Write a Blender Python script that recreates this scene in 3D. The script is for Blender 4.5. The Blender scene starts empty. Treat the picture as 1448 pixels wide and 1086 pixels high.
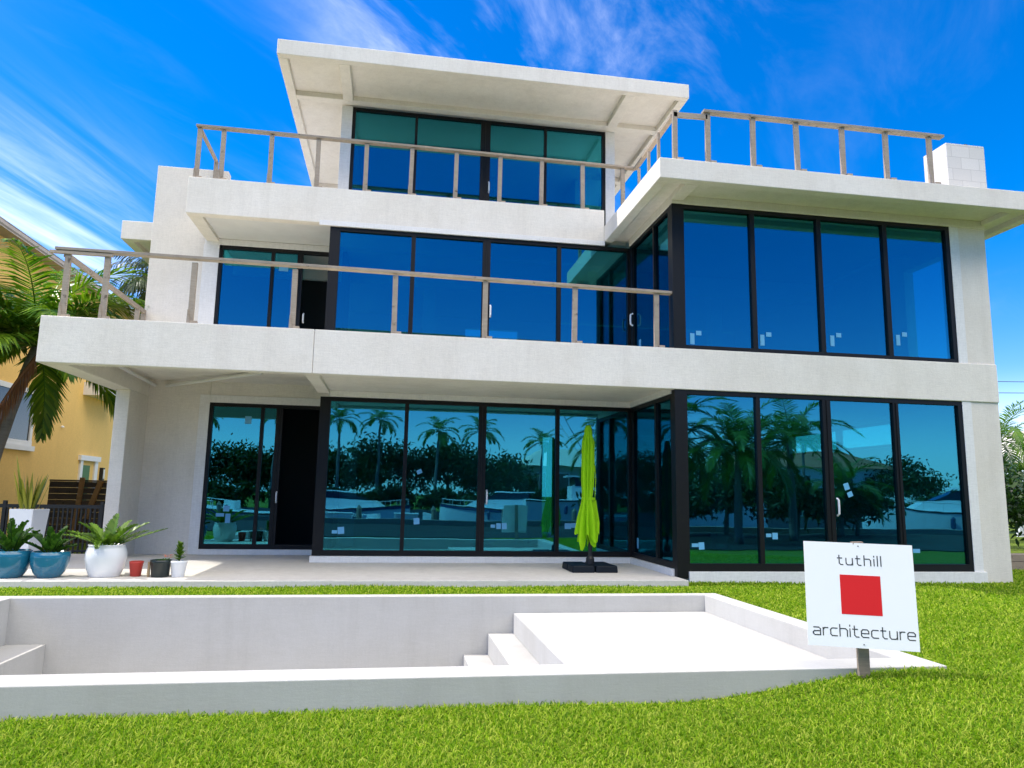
import bpy, bmesh, math, random
import numpy as np
from mathutils import Vector, Matrix

random.seed(4)
rng = np.random.default_rng(7)
R = math.radians
S = bpy.context.scene
COL = S.collection

# ------------------------------------------------------------------ camera
CAM = Vector((-4.7916, -11.8724, 1.2108))
cr = Vector((0.986628, -0.162006, 0.017869))
cu = Vector((-0.041666, -0.144707, 0.988597))
cf = Vector((0.157573, 0.976122, 0.149523))
cd = bpy.data.cameras.new('camera')
cam = bpy.data.objects.new('camera', cd)
COL.objects.link(cam)
cam.matrix_world = Matrix(((cr.x, cu.x, -cf.x, CAM.x), (cr.y, cu.y, -cf.y, CAM.y), (cr.z, cu.z, -cf.z, CAM.z), (0, 0, 0, 1)))
cd.sensor_width = 36.0
cd.lens = 36.0 * 1025.5 / 1448
cd.clip_start = 0.05
cd.clip_end = 2000
S.camera = cam

# ------------------------------------------------------------------ light
TO_SUN = Vector((-0.77, 0.105, 1.0)).normalized()
sun_el = math.asin(TO_SUN.z)
sun_az = math.atan2(TO_SUN.x, TO_SUN.y)
sd = bpy.data.lights.new('sun', 'SUN')
sd.energy = 2.0
sd.angle = R(0.5)
sd.color = (1.0, 0.95, 0.86)
sun = bpy.data.objects.new('sun', sd)
COL.objects.link(sun)
sun.rotation_euler = TO_SUN.to_track_quat('Z', 'Y').to_euler()

W = bpy.data.worlds.new('World')
S.world = W
W.use_nodes = True
wt = W.node_tree
wt.nodes.clear()
def wn(t, **k):
    n = wt.nodes.new(t)
    for a, b in k.items(): setattr(n, a, b)
    return n
def wl(a, b): wt.links.new(a, b)
sky = wn('ShaderNodeTexSky', sky_type='NISHITA', sun_disc=False)
sky.sun_elevation = sun_el
sky.sun_rotation = sun_az % (2 * math.pi)
sky.dust_density = 0.6
sky.ozone_density = 2.0
hs = wn('ShaderNodeHueSaturation')
hs.inputs['Saturation'].default_value = 1.6
hs.inputs['Value'].default_value = 0.71
wl(sky.outputs[0], hs.inputs['Color'])
tc = wn('ShaderNodeTexCoord')
sep = wn('ShaderNodeSeparateXYZ')
wl(tc.outputs['Generated'], sep.inputs[0])
def math_(op, a, b=None, clamp=False):
    n = wn('ShaderNodeMath', operation=op)
    n.use_clamp = clamp
    for i, v in enumerate((a, b)):
        if v is None: continue
        if isinstance(v, (int, float)): n.inputs[i].default_value = v
        else: wl(v, n.inputs[i])
    return n.outputs[0]
zz = math_('ADD', math_('MAXIMUM', sep.outputs['Z'], 0.0), 0.15)
px = math_('DIVIDE', sep.outputs['X'], zz)
py = math_('DIVIDE', sep.outputs['Y'], zz)
comb = wn('ShaderNodeCombineXYZ')
wl(px, comb.inputs[0]); wl(py, comb.inputs[1])
def cloud(rot, scale, seed, detail, lo, hi, dist=0.6):
    mp = wn('ShaderNodeMapping', vector_type='TEXTURE')
    mp.inputs['Rotation'].default_value = (0, 0, rot)
    mp.inputs['Scale'].default_value = scale
    mp.inputs['Location'].default_value = (seed, seed * 1.7, 0)
    wl(comb.outputs[0], mp.inputs[0])
    n = wn('ShaderNodeTexNoise')
    n.inputs['Scale'].default_value = 1.0
    n.inputs['Detail'].default_value = detail
    n.inputs['Roughness'].default_value = 0.62
    n.inputs['Distortion'].default_value = dist
    wl(mp.outputs[0], n.inputs['Vector'])
    r = wn('ShaderNodeMapRange')
    r.interpolation_type = 'SMOOTHSTEP'
    r.inputs['From Min'].default_value = lo
    r.inputs['From Max'].default_value = hi
    wl(n.outputs['Fac'], r.inputs['Value'])
    return r.outputs[0]
def ramp(v, lo, hi):
    r = wn('ShaderNodeMapRange')
    r.interpolation_type = 'SMOOTHSTEP'
    r.inputs['From Min'].default_value = lo
    r.inputs['From Max'].default_value = hi
    wl(v, r.inputs['Value'])
    return r.outputs[0]
# thin cirrus streaks, denser low on the west side, wisps overhead
streak = cloud(R(70), (1.5, 0.16, 1), 3.1, 9, 0.34, 0.94, 0.5)
wisp = cloud(R(50), (0.6, 0.22, 1), 8.4, 9, 0.46, 0.95, 0.5)
west = math_('MULTIPLY', ramp(px, -0.38, -0.95), ramp(py, 0.3, 0.9))
north = ramp(py, 0.0, 0.6)
low = ramp(sep.outputs['Z'], 0.47, 0.31)
c1 = math_('MULTIPLY', math_('MULTIPLY', streak, math_('ADD', math_('MULTIPLY', west, 0.34), 0.0)), math_('ADD', math_('MULTIPLY', low, 0.9), 0.05))
c2 = math_('MULTIPLY', math_('MULTIPLY', wisp, north), math_('ADD', math_('MULTIPLY', math_('MULTIPLY', ramp(px, 0.75, 0.25), ramp(px, -0.3, 0.05)), 0.26), 0.02))
front = math_('MAXIMUM', c1, c2)
# bright cloud bank added out of view, south and east, as facade fill
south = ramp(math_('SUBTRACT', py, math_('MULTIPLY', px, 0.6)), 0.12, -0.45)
fill_puff = cloud(0.4, (0.77, 0.77, 1), 2.2, 8, 0.28, 0.50, 0.5)
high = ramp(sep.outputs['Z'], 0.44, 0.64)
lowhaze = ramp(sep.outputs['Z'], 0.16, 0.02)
bank = math_('MULTIPLY', math_('MULTIPLY', fill_puff, south), high)
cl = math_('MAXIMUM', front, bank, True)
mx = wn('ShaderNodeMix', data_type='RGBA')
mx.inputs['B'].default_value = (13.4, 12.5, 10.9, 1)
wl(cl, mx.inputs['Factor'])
tint = wn('ShaderNodeMix', data_type='RGBA', blend_type='MULTIPLY')
tint.inputs['Factor'].default_value = 1.0
tint.inputs['B'].default_value = (0.85, 0.77, 1.0, 1)
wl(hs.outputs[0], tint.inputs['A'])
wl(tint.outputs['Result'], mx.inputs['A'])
mh = wn('ShaderNodeMix', data_type='RGBA')
mh.inputs['B'].default_value = (4.8, 6.2, 7.8, 1)
wl(math_('MULTIPLY', lowhaze, math_('ADD', math_('MULTIPLY', north, 0.3), 0.40)), mh.inputs['Factor'])
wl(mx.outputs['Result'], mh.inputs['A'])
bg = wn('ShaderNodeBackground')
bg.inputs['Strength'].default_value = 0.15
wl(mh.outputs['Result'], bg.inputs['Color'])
wo = wn('ShaderNodeOutputWorld')
wl(bg.outputs[0], wo.inputs['Surface'])

S.view_settings.view_transform = 'Standard'
S.view_settings.look = 'None'
S.view_settings.gamma = 1.0
S.view_settings.exposure = 1.28
S.cycles.max_bounces = 12
S.cycles.diffuse_bounces = 8
S.cycles.transparent_max_bounces = 16
S.cycles.sample_clamp_indirect = 6.0
S.cycles.use_denoising = True

# ------------------------------------------------------------------ materials
class Mat:
    def __init__(s, name):
        s.m = bpy.data.materials.new(name); s.m.use_nodes = True
        s.t = s.m.node_tree; s.t.nodes.clear()
        s.out = s.n('ShaderNodeOutputMaterial')
    def n(s, t, **k):
        x = s.t.nodes.new(t)
        for a, b in k.items():
            if hasattr(x, a): setattr(x, a, b)
            else: x.inputs[a].default_value = b
        return x
    def l(s, a, b): s.t.links.new(a, b)
    def coord(s, scale=(1, 1, 1)):
        g = s.n('ShaderNodeNewGeometry'); m = s.n('ShaderNodeMapping')
        m.inputs['Scale'].default_value = scale
        s.l(g.outputs['Position'], m.inputs[0]); return m.outputs[0]
    def noise(s, vec, scale, detail=5, rough=0.6, dist=0):
        x = s.n('ShaderNodeTexNoise')
        x.inputs['Scale'].default_value = scale; x.inputs['Detail'].default_value = detail
        x.inputs['Roughness'].default_value = rough; x.inputs['Distortion'].default_value = dist
        if vec is not None: s.l(vec, x.inputs['Vector'])
        return x.outputs['Fac']
    def ramp(s, f, stops):
        r = s.n('ShaderNodeValToRGB'); e = r.color_ramp.elements
        while len(e) < len(stops): e.new(0.5)
        for i, (p, c) in enumerate(stops):
            e[i].position = p; e[i].color = (*c, 1)
        s.l(f, r.inputs[0]); return r.outputs['Color']
    def mix(s, f, a, b, mode='MIX'):
        x = s.n('ShaderNodeMix', data_type='RGBA', blend_type=mode)
        for key, v in (('Factor', f), ('A', a), ('B', b)):
            if isinstance(v, (int, float)): x.inputs[key].default_value = v
            elif isinstance(v, tuple): x.inputs[key].default_value = (*v, 1)
            else: s.l(v, x.inputs[key])
        return x.outputs['Result']
    def bsdf(s, color, rough=0.8, bump=None, strength=0.3, dist=0.01, metal=0, spec=0.5, coat=0, trans=0):
        b = s.n('ShaderNodeBsdfPrincipled')
        if isinstance(color, tuple): b.inputs['Base Color'].default_value = (*color, 1)
        else: s.l(color, b.inputs['Base Color'])
        if isinstance(rough, (int, float)): b.inputs['Roughness'].default_value = rough
        else: s.l(rough, b.inputs['Roughness'])
        b.inputs['Metallic'].default_value = metal
        b.inputs['Specular IOR Level'].default_value = spec
        b.inputs['Coat Weight'].default_value = coat
        if bump is not None:
            u = s.n('ShaderNodeBump'); u.inputs['Strength'].default_value = strength
            u.inputs['Distance'].default_value = dist
            s.l(bump, u.inputs['Height']); s.l(u.outputs[0], b.inputs['Normal'])
        s.l(b.outputs[0], s.out.inputs['Surface'])
        return b

def stucco(name, base, var=0.10, grain=1.0, stain=0.12, brush=1.0, bs=0.35):
    m = Mat(name)
    p = m.coord()
    fine = m.noise(p, 55 * grain, 6, 0.75)
    tra = m.noise(m.coord((7, 7, 42)), 1.0, 5, 0.75)
    ver = m.noise(m.coord((40, 40, 6)), 1.0, 5, 0.75)
    big = m.noise(p, 0.8, 5, 0.6, 0.4)
    drip = m.noise(m.coord((3.0, 3.0, 0.22)), 1.0, 5, 0.6)
    c = m.mix(fine, tuple(x * (1 - var) for x in base), tuple(min(1, x * (1 + var * .7)) for x in base))
    c = m.mix(m.ramp(tra, [(0.35, (0, 0, 0)), (0.7, (1, 1, 1))]), c, m.mix(1.0, c, tuple(1 - (1 - q) * brush for q in (0.87, 0.87, 0.865)), 'MULTIPLY'))
    c = m.mix(m.ramp(ver, [(0.42, (0, 0, 0)), (0.75, (1, 1, 1))]), c, m.mix(1.0, c, tuple(1 - (1 - q) * brush for q in (0.89, 0.887, 0.88)), 'MULTIPLY'))
    c = m.mix(m.ramp(big, [(0.38, (0, 0, 0)), (0.68, (stain * 4, stain * 4, stain * 4))]), c, m.mix(1.0, c, (0.90, 0.885, 0.86), 'MULTIPLY'))
    c = m.mix(m.ramp(drip, [(0.52, (0, 0, 0)), (0.75, (stain * 3, stain * 3, stain * 3))]), c, m.mix(1.0, c, (0.86, 0.85, 0.84), 'MULTIPLY'))
    h = m.n('ShaderNodeMath', operation='ADD')
    m.l(fine, h.inputs[0]); m.l(tra, h.inputs[1])
    m.bsdf(c, 0.92, h.outputs[0], bs, 0.006, spec=0.2)
    return m.m

M = {}
M['stucco'] = stucco('stucco', (0.86, 0.81, 0.725), var=0.16, stain=0.18, brush=0.7, bs=0.5)
M['stucco_wall'] = stucco('stucco_wall', (0.81, 0.76, 0.68), var=0.18, stain=0.18, brush=0.75, bs=0.55)
M['pool'] = stucco('pool_plaster', (0.50, 0.495, 0.475), var=0.09, stain=0.2, brush=0.35, bs=0.3)
M['patio'] = stucco('patio_concrete', (0.68, 0.655, 0.61), var=0.10, stain=0.2, bs=0.15)
M['seawall'] = stucco('weathered_seawall', (0.22, 0.215, 0.20), stain=0.25)
M['added_path'] = stucco('added_dark_pavers', (0.035, 0.04, 0.044))  # kept very dark so the glass mirrors less brightness
M['trim'] = stucco('smooth_trim', (0.82, 0.81, 0.79), var=0.04, stain=0.05, bs=0.08)

def plain(name, col, rough=0.5, var=0.08, scale=8, metal=0, spec=0.5, bump=0.05, coat=0):
    m = Mat(name)
    f = m.noise(m.coord(), scale, 5, 0.65)
    c = m.mix(f, tuple(x * (1 - var) for x in col), tuple(min(1, x * (1 + var)) for x in col))
    m.bsdf(c, rough, f, bump, 0.004, metal, spec, coat)
    return m.m
M['frame'] = plain('bronze_frame', (0.007, 0.007, 0.0075), 0.45, 0.2, 6, 0, 0.25)
M['dark'] = plain('painted_room_shade', (0.012, 0.012, 0.013), 0.9)  # near-black colour stands in for shade in the rooms behind the doors
M['interior'] = plain('interior_block', (0.68, 0.67, 0.64), 0.9, 0.12, 3)
M['blue_glaze'] = plain('blue_glaze', (0.012, 0.15, 0.255), 0.22, 0.12, 5, coat=0.4)
M['white_glaze'] = plain('white_glaze', (0.76, 0.77, 0.79), 0.35, 0.04, 3, coat=0.2)
M['red_glaze'] = plain('red_clay', (0.42, 0.035, 0.025), 0.5, 0.15, 20)
M['dark_glaze'] = plain('dark_green_glaze', (0.012, 0.022, 0.022), 0.3, 0.2, 10)
M['tan'] = plain('tan_plastic', (0.35, 0.24, 0.12), 0.6)
M['soil'] = plain('soil', (0.035, 0.024, 0.016), 0.95, 0.4, 40, bump=0.6)
M['metal_white'] = plain('white_pipe', (0.72, 0.71, 0.68), 0.5)
M['black_metal'] = plain('black_metal', (0.012, 0.012, 0.013), 0.5)
M['navy_plastic'] = plain('navy_plastic', (0.005, 0.009, 0.014), 0.6, 0.25, 14, 0, 0.2)
M['handle'] = plain('wrapped_handle', (0.72, 0.74, 0.76), 0.5)
M['sticker'] = plain('pale_blue_label', (0.11, 0.38, 0.62), 0.6, 0.06, 30)
M['signboard'] = plain('sign_board', (0.80, 0.82, 0.83), 0.35, 0.015, 3, bump=0.02)
M['red'] = plain('sign_red', (0.60, 0.002, 0.006), 0.75, 0.02, 3, bump=0.0)
M['ink'] = plain('sign_ink', (0.025, 0.025, 0.027), 0.5)
M['boat_white'] = plain('gelcoat', (0.78, 0.79, 0.78), 0.25, 0.02, 2)
M['boat_blue'] = plain('boat_blue', (0.02, 0.05, 0.14), 0.3)
M['boat_glass'] = plain('boat_windscreen', (0.01, 0.015, 0.02), 0.1)
M['yellow'] = stucco('yellow_stucco', (0.90, 0.60, 0.20), var=0.06, stain=0.10, bs=0.15)
M['cream'] = stucco('cream_wall', (0.66, 0.60, 0.48), var=0.05)
M['white_paint'] = plain('white_paint', (0.76, 0.76, 0.74), 0.5)
M['green_door'] = plain('green_door', (0.035, 0.13, 0.006), 0.5)
M['canvas'] = plain('cream_canvas', (0.74, 0.68, 0.55), 0.85)

def wood(name, a, b, rough=0.8, axis_scale=(2, 2, 30)):
    m = Mat(name)
    g = m.noise(m.coord((1, 1, 1)), 3.5, 6, 0.7, 1.5)
    tx = m.n('ShaderNodeTexCoord'); mp = m.n('ShaderNodeMapping')
    mp.inputs['Scale'].default_value = axis_scale
    m.l(tx.outputs['Object'], mp.inputs[0])
    s = m.noise(mp.outputs[0], 2.0, 6, 0.7, 0.6)
    k = m.noise(m.coord(), 9, 3, 0.5)
    c = m.mix(s, a, b)
    c = m.mix(m.ramp(g, [(0.4, (0, 0, 0)), (0.7, (.6, .6, .6))]), c, m.mix(1.0, c, (0.68, 0.70, 0.74), 'MULTIPLY'))
    c = m.mix(m.ramp(k, [(0.66, (0, 0, 0)), (0.74, (.8, .8, .8))]), c, tuple(x * .35 for x in a))
    isl = m.n('ShaderNodeNewGeometry')
    c = m.mix(1.0, c, m.ramp(isl.outputs['Random Per Island'], [(0, (0.72, 0.75, 0.8)), (1, (1.1, 1.05, 1.0))]), 'MULTIPLY')
    m.bsdf(c, rough, s, 0.4, 0.003, spec=0.2)
    return m.m
M['timber'] = wood('weathered_timber', (0.27, 0.22, 0.165), (0.56, 0.48, 0.385))
M['stake'] = wood('grey_stake', (0.22, 0.175, 0.13), (0.42, 0.35, 0.28))
M['brown_board'] = wood('brown_boards', (0.055, 0.036, 0.022), (0.13, 0.09, 0.055))
M['post_wood'] = wood('amber_post', (0.24, 0.12, 0.04), (0.40, 0.22, 0.08))

def leafmat(name, cols, rough=0.45, trans=0.35, spec=0.4):
    m = Mat(name)
    g = m.n('ShaderNodeNewGeometry')
    n = m.noise(m.coord(), 1.2, 3)
    c = m.ramp(g.outputs['Random Per Island'], [(i / (len(cols) - 1), x) for i, x in enumerate(cols)])
    c = m.mix(n, m.mix(1.0, c, (0.75, 0.8, 0.7), 'MULTIPLY'), m.mix(1.0, c, (1.2, 1.15, 1.1), 'MULTIPLY'))
    b = m.bsdf(c, rough, spec=spec)
    t = m.n('ShaderNodeBsdfTranslucent')
    m.l(m.mix(1.0, c, (1.3, 1.5, 0.7), 'MULTIPLY'), t.inputs['Color'])
    x = m.n('ShaderNodeMixShader'); x.inputs[0].default_value = trans
    m.l(b.outputs[0], x.inputs[1]); m.l(t.outputs[0], x.inputs[2])
    m.l(x.outputs[0], m.out.inputs['Surface'])
    return m.m
M['grass'] = leafmat('grass_blades', [(0.05, 0.13, 0.004), (0.145, 0.285, 0.006), (0.23, 0.36, 0.009), (0.45, 0.50, 0.08), (0.07, 0.175, 0.005)], 0.65, 0.4, 0.12)
M['palm'] = leafmat('palm_leaf', [(0.035, 0.10, 0.010), (0.07, 0.17, 0.014), (0.15, 0.25, 0.022), (0.05, 0.13, 0.012)], 0.4, 0.35)
M['broad_palm'] = leafmat('broad_palm_leaf', [(0.03, 0.095, 0.007), (0.075, 0.19, 0.012), (0.22, 0.34, 0.02), (0.045, 0.12, 0.009)], 0.35, 0.3)
M['palm_dry'] = leafmat('dry_frond', [(0.12, 0.045, 0.018), (0.22, 0.09, 0.035), (0.15, 0.06, 0.025)], 0.8, 0.15)
M['far_palm'] = leafmat('silver_palm_leaf', [(0.03, 0.055, 0.025), (0.07, 0.10, 0.05), (0.16, 0.19, 0.11)], 0.4, 0.25)
M['foliage'] = leafmat('foliage', [(0.009, 0.032, 0.006), (0.02, 0.06, 0.010), (0.04, 0.09, 0.014)], 0.5, 0.25)
M['zz'] = leafmat('glossy_leaf', [(0.018, 0.060, 0.008), (0.035, 0.10, 0.012), (0.06, 0.15, 0.018)], 0.25, 0.2)
M['zamia'] = leafmat('bright_leaf', [(0.06, 0.13, 0.015), (0.11, 0.21, 0.02), (0.15, 0.25, 0.03)], 0.35, 0.25)
M['snake'] = leafmat('snake_leaf', [(0.20, 0.24, 0.03), (0.42, 0.38, 0.04), (0.05, 0.10, 0.02)], 0.4, 0.15)
M['petal'] = leafmat('pink_petal', [(0.6, 0.15, 0.14), (0.7, 0.3, 0.22)], 0.5, 0.3)
M['lime'] = None

def bark(name, a, b):
    m = Mat(name)
    s = m.noise(m.coord((3, 3, 22)), 1.0, 5, 0.6, 0.5)
    m.bsdf(m.mix(s, a, b), 0.9, s, 0.6, 0.02, spec=0.2)
    return m.m
M['bark'] = bark('palm_bark', (0.10, 0.092, 0.080), (0.27, 0.25, 0.225))

def lime():
    m = Mat('lime_canvas')
    f = m.noise(m.coord((1, 1, 0.3)), 30, 5)
    c = m.mix(f, (0.27, 0.58, 0.006), (0.37, 0.72, 0.010))
    b = m.bsdf(c, 0.8, f, 0.15, 0.004, spec=0.2)
    t = m.n('ShaderNodeBsdfTranslucent'); m.l(c, t.inputs['Color'])
    x = m.n('ShaderNodeMixShader'); x.inputs[0].default_value = 0.25
    m.l(b.outputs[0], x.inputs[1]); m.l(t.outputs[0], x.inputs[2]); m.l(x.outputs[0], m.out.inputs['Surface'])
    return m.m
M['lime'] = lime()

def glass(name, refl, tr, fac):
    m = Mat(name)
    w = m.noise(m.coord((1, 1, 1)), 0.7, 3, 0.4)
    bp = m.n('ShaderNodeBump'); bp.inputs['Strength'].default_value = 0.09; bp.inputs['Distance'].default_value = 0.02
    m.l(w, bp.inputs['Height'])
    g = m.n('ShaderNodeBsdfGlossy'); g.inputs['Roughness'].default_value = 0.0
    g.inputs['Color'].default_value = (*refl, 1)
    m.l(bp.outputs[0], g.inputs['Normal'])
    t = m.n('ShaderNodeBsdfTransparent'); t.inputs['Color'].default_value = (*tr, 1)
    x = m.n('ShaderNodeMixShader'); x.inputs[0].default_value = fac
    m.l(t.outputs[0], x.inputs[1]); m.l(g.outputs[0], x.inputs[2]); m.l(x.outputs[0], m.out.inputs['Surface'])
    return m.m
M['glass'] = glass('blue_tinted_glass', (0.055, 0.32, 0.41), (0.22, 0.88, 0.96), 0.58)
M['clear_glass'] = glass('clear_glass', (0.8, 0.85, 0.85), (0.85, 0.95, 0.92), 0.12)
M['house_glass'] = glass('window_glass', (0.5, 0.55, 0.6), (0.3, 0.33, 0.35), 0.5)

def block_wall():
    m = Mat('concrete_block')
    tx = m.n('ShaderNodeNewGeometry'); mp = m.n('ShaderNodeMapping')
    mp.inputs['Rotation'].default_value = (R(90), 0, 0)
    m.l(tx.outputs['Position'], mp.inputs[0])
    br = m.n('ShaderNodeTexBrick')
    br.inputs['Scale'].default_value = 1.0
    br.inputs['Brick Width'].default_value = 0.40; br.inputs['Row Height'].default_value = 0.24
    br.inputs['Mortar Size'].default_value = 0.006
    br.inputs['Color1'].default_value = (0.60, 0.585, 0.55, 1); br.inputs['Color2'].default_value = (0.68, 0.665, 0.63, 1)
    br.inputs['Mortar'].default_value = (0.48, 0.465, 0.44, 1)
    m.l(mp.outputs[0], br.inputs['Vector'])
    f = m.noise(m.coord(), 40, 5)
    c = m.mix(m.ramp(f, [(0.3, (0, 0, 0)), (0.8, (.5, .5, .5))]), br.outputs['Color'], (0.5, 0.49, 0.46))
    m.bsdf(c, 0.95, f, 0.4, 0.01, spec=0.2)
    return m.m
M['block'] = block_wall()

def tile_roof(name, a, b):
    m = Mat(name)
    w = m.n('ShaderNodeTexWave'); w.wave_type = 'BANDS'; w.bands_direction = 'Z'
    w.inputs['Scale'].default_value = 2.2; w.inputs['Distortion'].default_value = 0.6
    m.l(m.coord(), w.inputs['Vector'])
    f = m.noise(m.coord(), 6, 5)
    c = m.mix(f, a, b)
    m.bsdf(c, 0.85, w.outputs['Fac'], 0.8, 0.05, spec=0.2)
    return m.m
M['grey_tile'] = tile_roof('grey_roof_tile', (0.34, 0.30, 0.25), (0.50, 0.45, 0.39))
M['pale_tile'] = tile_roof('pale_roof_tile', (0.60, 0.56, 0.48), (0.72, 0.68, 0.6))
M['red_tile'] = tile_roof('red_roof_tile', (0.25, 0.10, 0.06), (0.38, 0.17, 0.10))

def lawn_mat():
    m = Mat('lawn_ground')
    a = m.noise(m.coord(), 30, 6, 0.7); b = m.noise(m.coord(), 0.9, 4)
    c = m.mix(a, (0.055, 0.085, 0.012), (0.14, 0.21, 0.022))
    c = m.mix(b, c, m.mix(1.0, c, (1.25, 1.15, 1.0), 'MULTIPLY'))
    m.bsdf(c, 0.95, a, 0.7, 0.03, spec=0.1)
    return m.m
M['lawn'] = lawn_mat()
def water_mat():
    m = Mat('canal_water')
    w = m.noise(m.coord((1, 1.6, 1)), 1.3, 4, 0.55, 0.4)
    m.bsdf((0.012, 0.05, 0.055), 0.06, w, 0.35, 0.08, spec=0.6)
    return m.m
M['water'] = water_mat()

# ------------------------------------------------------------------ mesh helpers
class MB:
    def __init__(s): s.v = []; s.f = []
    def add(s, vs, fs):
        o = len(s.v); s.v += [tuple(x) for x in vs]; s.f += [tuple(i + o for i in q) for q in fs]
    def box(s, x0, x1, y0, y1, z0, z1):
        s.add([(x0, y0, z0), (x1, y0, z0), (x1, y1, z0), (x0, y1, z0), (x0, y0, z1), (x1, y0, z1), (x1, y1, z1), (x0, y1, z1)],
              [(0, 3, 2, 1), (4, 5, 6, 7), (0, 1, 5, 4), (1, 2, 6, 5), (2, 3, 7, 6), (3, 0, 4, 7)]); return s
    def hexa(s, bot, top):
        n = len(bot)
        s.add(list(bot) + list(top), [tuple(range(n - 1, -1, -1)), tuple(range(n, 2 * n))] + [(i, (i + 1) % n, n + (i + 1) % n, n + i) for i in range(n)]); return s
    def bar(s, a, b, w, h, up=(0, 0, 1)):
        a, b = Vector(a), Vector(b); d = (b - a).normalized(); up = Vector(up)
        if abs(d.dot(up)) > .98: up = Vector((0, 1, 0))
        x = d.cross(up).normalized(); y = x.cross(d)
        q = [x * sx * w / 2 + y * sy * h / 2 for sx, sy in ((-1, -1), (1, -1), (1, 1), (-1, 1))]
        s.hexa([a + k for k in q], [b + k for k in q]); return s
    def tube(s, pts, r, n=8, cap=True):
        pts = [Vector(p) for p in pts]; rings = []
        rr = r if isinstance(r, (list, tuple)) else [r] * len(pts)
        ref = Vector((0.3, 0.9, 0.2))
        for i, p in enumerate(pts):
            d = (pts[min(i + 1, len(pts) - 1)] - pts[max(i - 1, 0)]).normalized()
            x = d.cross(ref)
            if x.length < .05: x = d.cross(Vector((1, 0, 0)))
            x.normalize(); y = d.cross(x)
            rings.append([p + (x * math.cos(2 * math.pi * k / n) + y * math.sin(2 * math.pi * k / n)) * rr[i] for k in range(n)])
        vs = [q for g in rings for q in g]; fs = []
        for i in range(len(rings) - 1):
            for k in range(n):
                fs.append((i * n + k, i * n + (k + 1) % n, (i + 1) * n + (k + 1) % n, (i + 1) * n + k))
        if cap: fs += [tuple(range(n - 1, -1, -1)), tuple(range((len(rings) - 1) * n, len(rings) * n))]
        s.add(vs, fs); return s
    def lathe(s, prof, n=32, c=(0, 0, 0), squash=1.0):
        vs = []; fs = []
        for r, z in prof:
            for k in range(n):
                a = 2 * math.pi * k / n
                vs.append((c[0] + r * math.cos(a), c[1] + r * math.sin(a) * squash, c[2] + z))
        for i in range(len(prof) - 1):
            for k in range(n):
                fs.append((i * n + k, i * n + (k + 1) % n, (i + 1) * n + (k + 1) % n, (i + 1) * n + k))
        fs += [tuple(range(n - 1, -1, -1)), tuple(range((len(prof) - 1) * n, len(prof) * n))]
        s.add(vs, fs); return s
    def build(s, name, mat, parent=None, bevel=0, smooth=False, **props):
        me = bpy.data.meshes.new(name); me.from_pydata(s.v, [], s.f); me.update()
        me.materials.append(M[mat] if isinstance(mat, str) else mat)
        o = bpy.data.objects.new(name, me); COL.objects.link(o)
        if parent is not None:
            o.parent = parent
            o.matrix_parent_inverse = Matrix.Translation(-wloc(parent))
        if smooth:
            me.polygons.foreach_set('use_smooth', [True] * len(me.polygons))
        if bevel:
            b = o.modifiers.new('edge', 'BEVEL'); b.width = bevel; b.segments = 2; b.limit_method = 'ANGLE'
        for k, v in props.items(): o[k] = v
        return o
def wloc(o):
    l = Vector(o.location)
    while o.parent is not None:
        l = l - (-o.matrix_parent_inverse.translation) if False else l
        break
    return l if o.type == 'EMPTY' else Vector((0, 0, 0))
def thing(name, label, cat, loc=(0, 0, 0), group=None):
    o = bpy.data.objects.new(name, None); COL.objects.link(o); o.location = loc
    o['label'] = label; o['category'] = cat
    if group: o['group'] = group
    return o
def tag(o, label, cat, group=None):
    o['label'] = label; o['category'] = cat
    if group: o['group'] = group
    return o

# ------------------------------------------------------------------ setting: ground
PX0, PX1, PY0, PY1 = -9.70, 0.0, -6.02, -1.43      # pool outline
ZC = -0.19                                          # coping height
def smooth(a, b, x):
    t = np.clip((x - a) / (b - a), 0, 1); return t * t * (3 - 2 * t)
def lawn_z(x, y):
    x = np.asarray(x, float); y = np.asarray(y, float)
    a = smooth(-0.3, -2.6, x) * smooth(-3.0, -6.0, y) * 0.20
    b = smooth(-6.1, -9.5, y) * 0.2
    return -0.225 - np.maximum(a, b) + 0.008 * np.sin(x * 2.1 + y) * np.cos(y * 1.7)
def ground_sheet():
    xs = np.unique(np.concatenate([np.linspace(-250, -14, 14), np.linspace(-14, 8, 67), np.linspace(8, 250, 16), [PX0, PX1, -10.0, 6.3]]).round(4))
    ys = np.unique(np.concatenate([np.linspace(-20, -13, 6), np.linspace(-13, 2, 46), np.linspace(2, 400, 20), [PY0, PY1, -0.40, 0.06, 4.2, 14.0]]).round(4))
    mb = MB(); idx = {}
    for i, x in enumerate(xs):
        for j, y in enumerate(ys):
            idx[i, j] = len(mb.v); mb.v.append((x, y, float(lawn_z(x, y))))
    for i in range(len(xs) - 1):
        for j in range(len(ys) - 1):
            cx, cy = (xs[i] + xs[i + 1]) / 2, (ys[j] + ys[j + 1]) / 2
            if PX0 < cx < PX1 and PY0 < cy < PY1: continue
            mb.f.append((idx[i, j], idx[i + 1, j], idx[i + 1, j + 1], idx[i, j + 1]))
    o = mb.build('lawn', 'lawn', kind='structure')
    return o
ground_sheet()
w = MB(); w.add([(-400, -62, -1.75), (400, -62, -1.75), (400, -20, -1.75), (-400, -20, -1.75)], [(0, 1, 2, 3)])
w.build('water', 'water', kind='structure')
w = MB(); w.add([(-400, -500, -0.5), (400, -500, -0.5), (400, -46.5, -0.5), (-400, -46.5, -0.5)], [(0, 1, 2, 3)])
w.build('ground', 'lawn', kind='structure')
pa = MB(); pa.box(-60, 60, -19.95, -9.9, -.9, -.395); pa.build('added_path', 'added_path', kind='structure')  # dark paving added behind the camera to darken the glass reflections
pt = MB(); pt.box(-12.6, 0.0, -0.45, 4.05, -0.5, -0.12)
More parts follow.
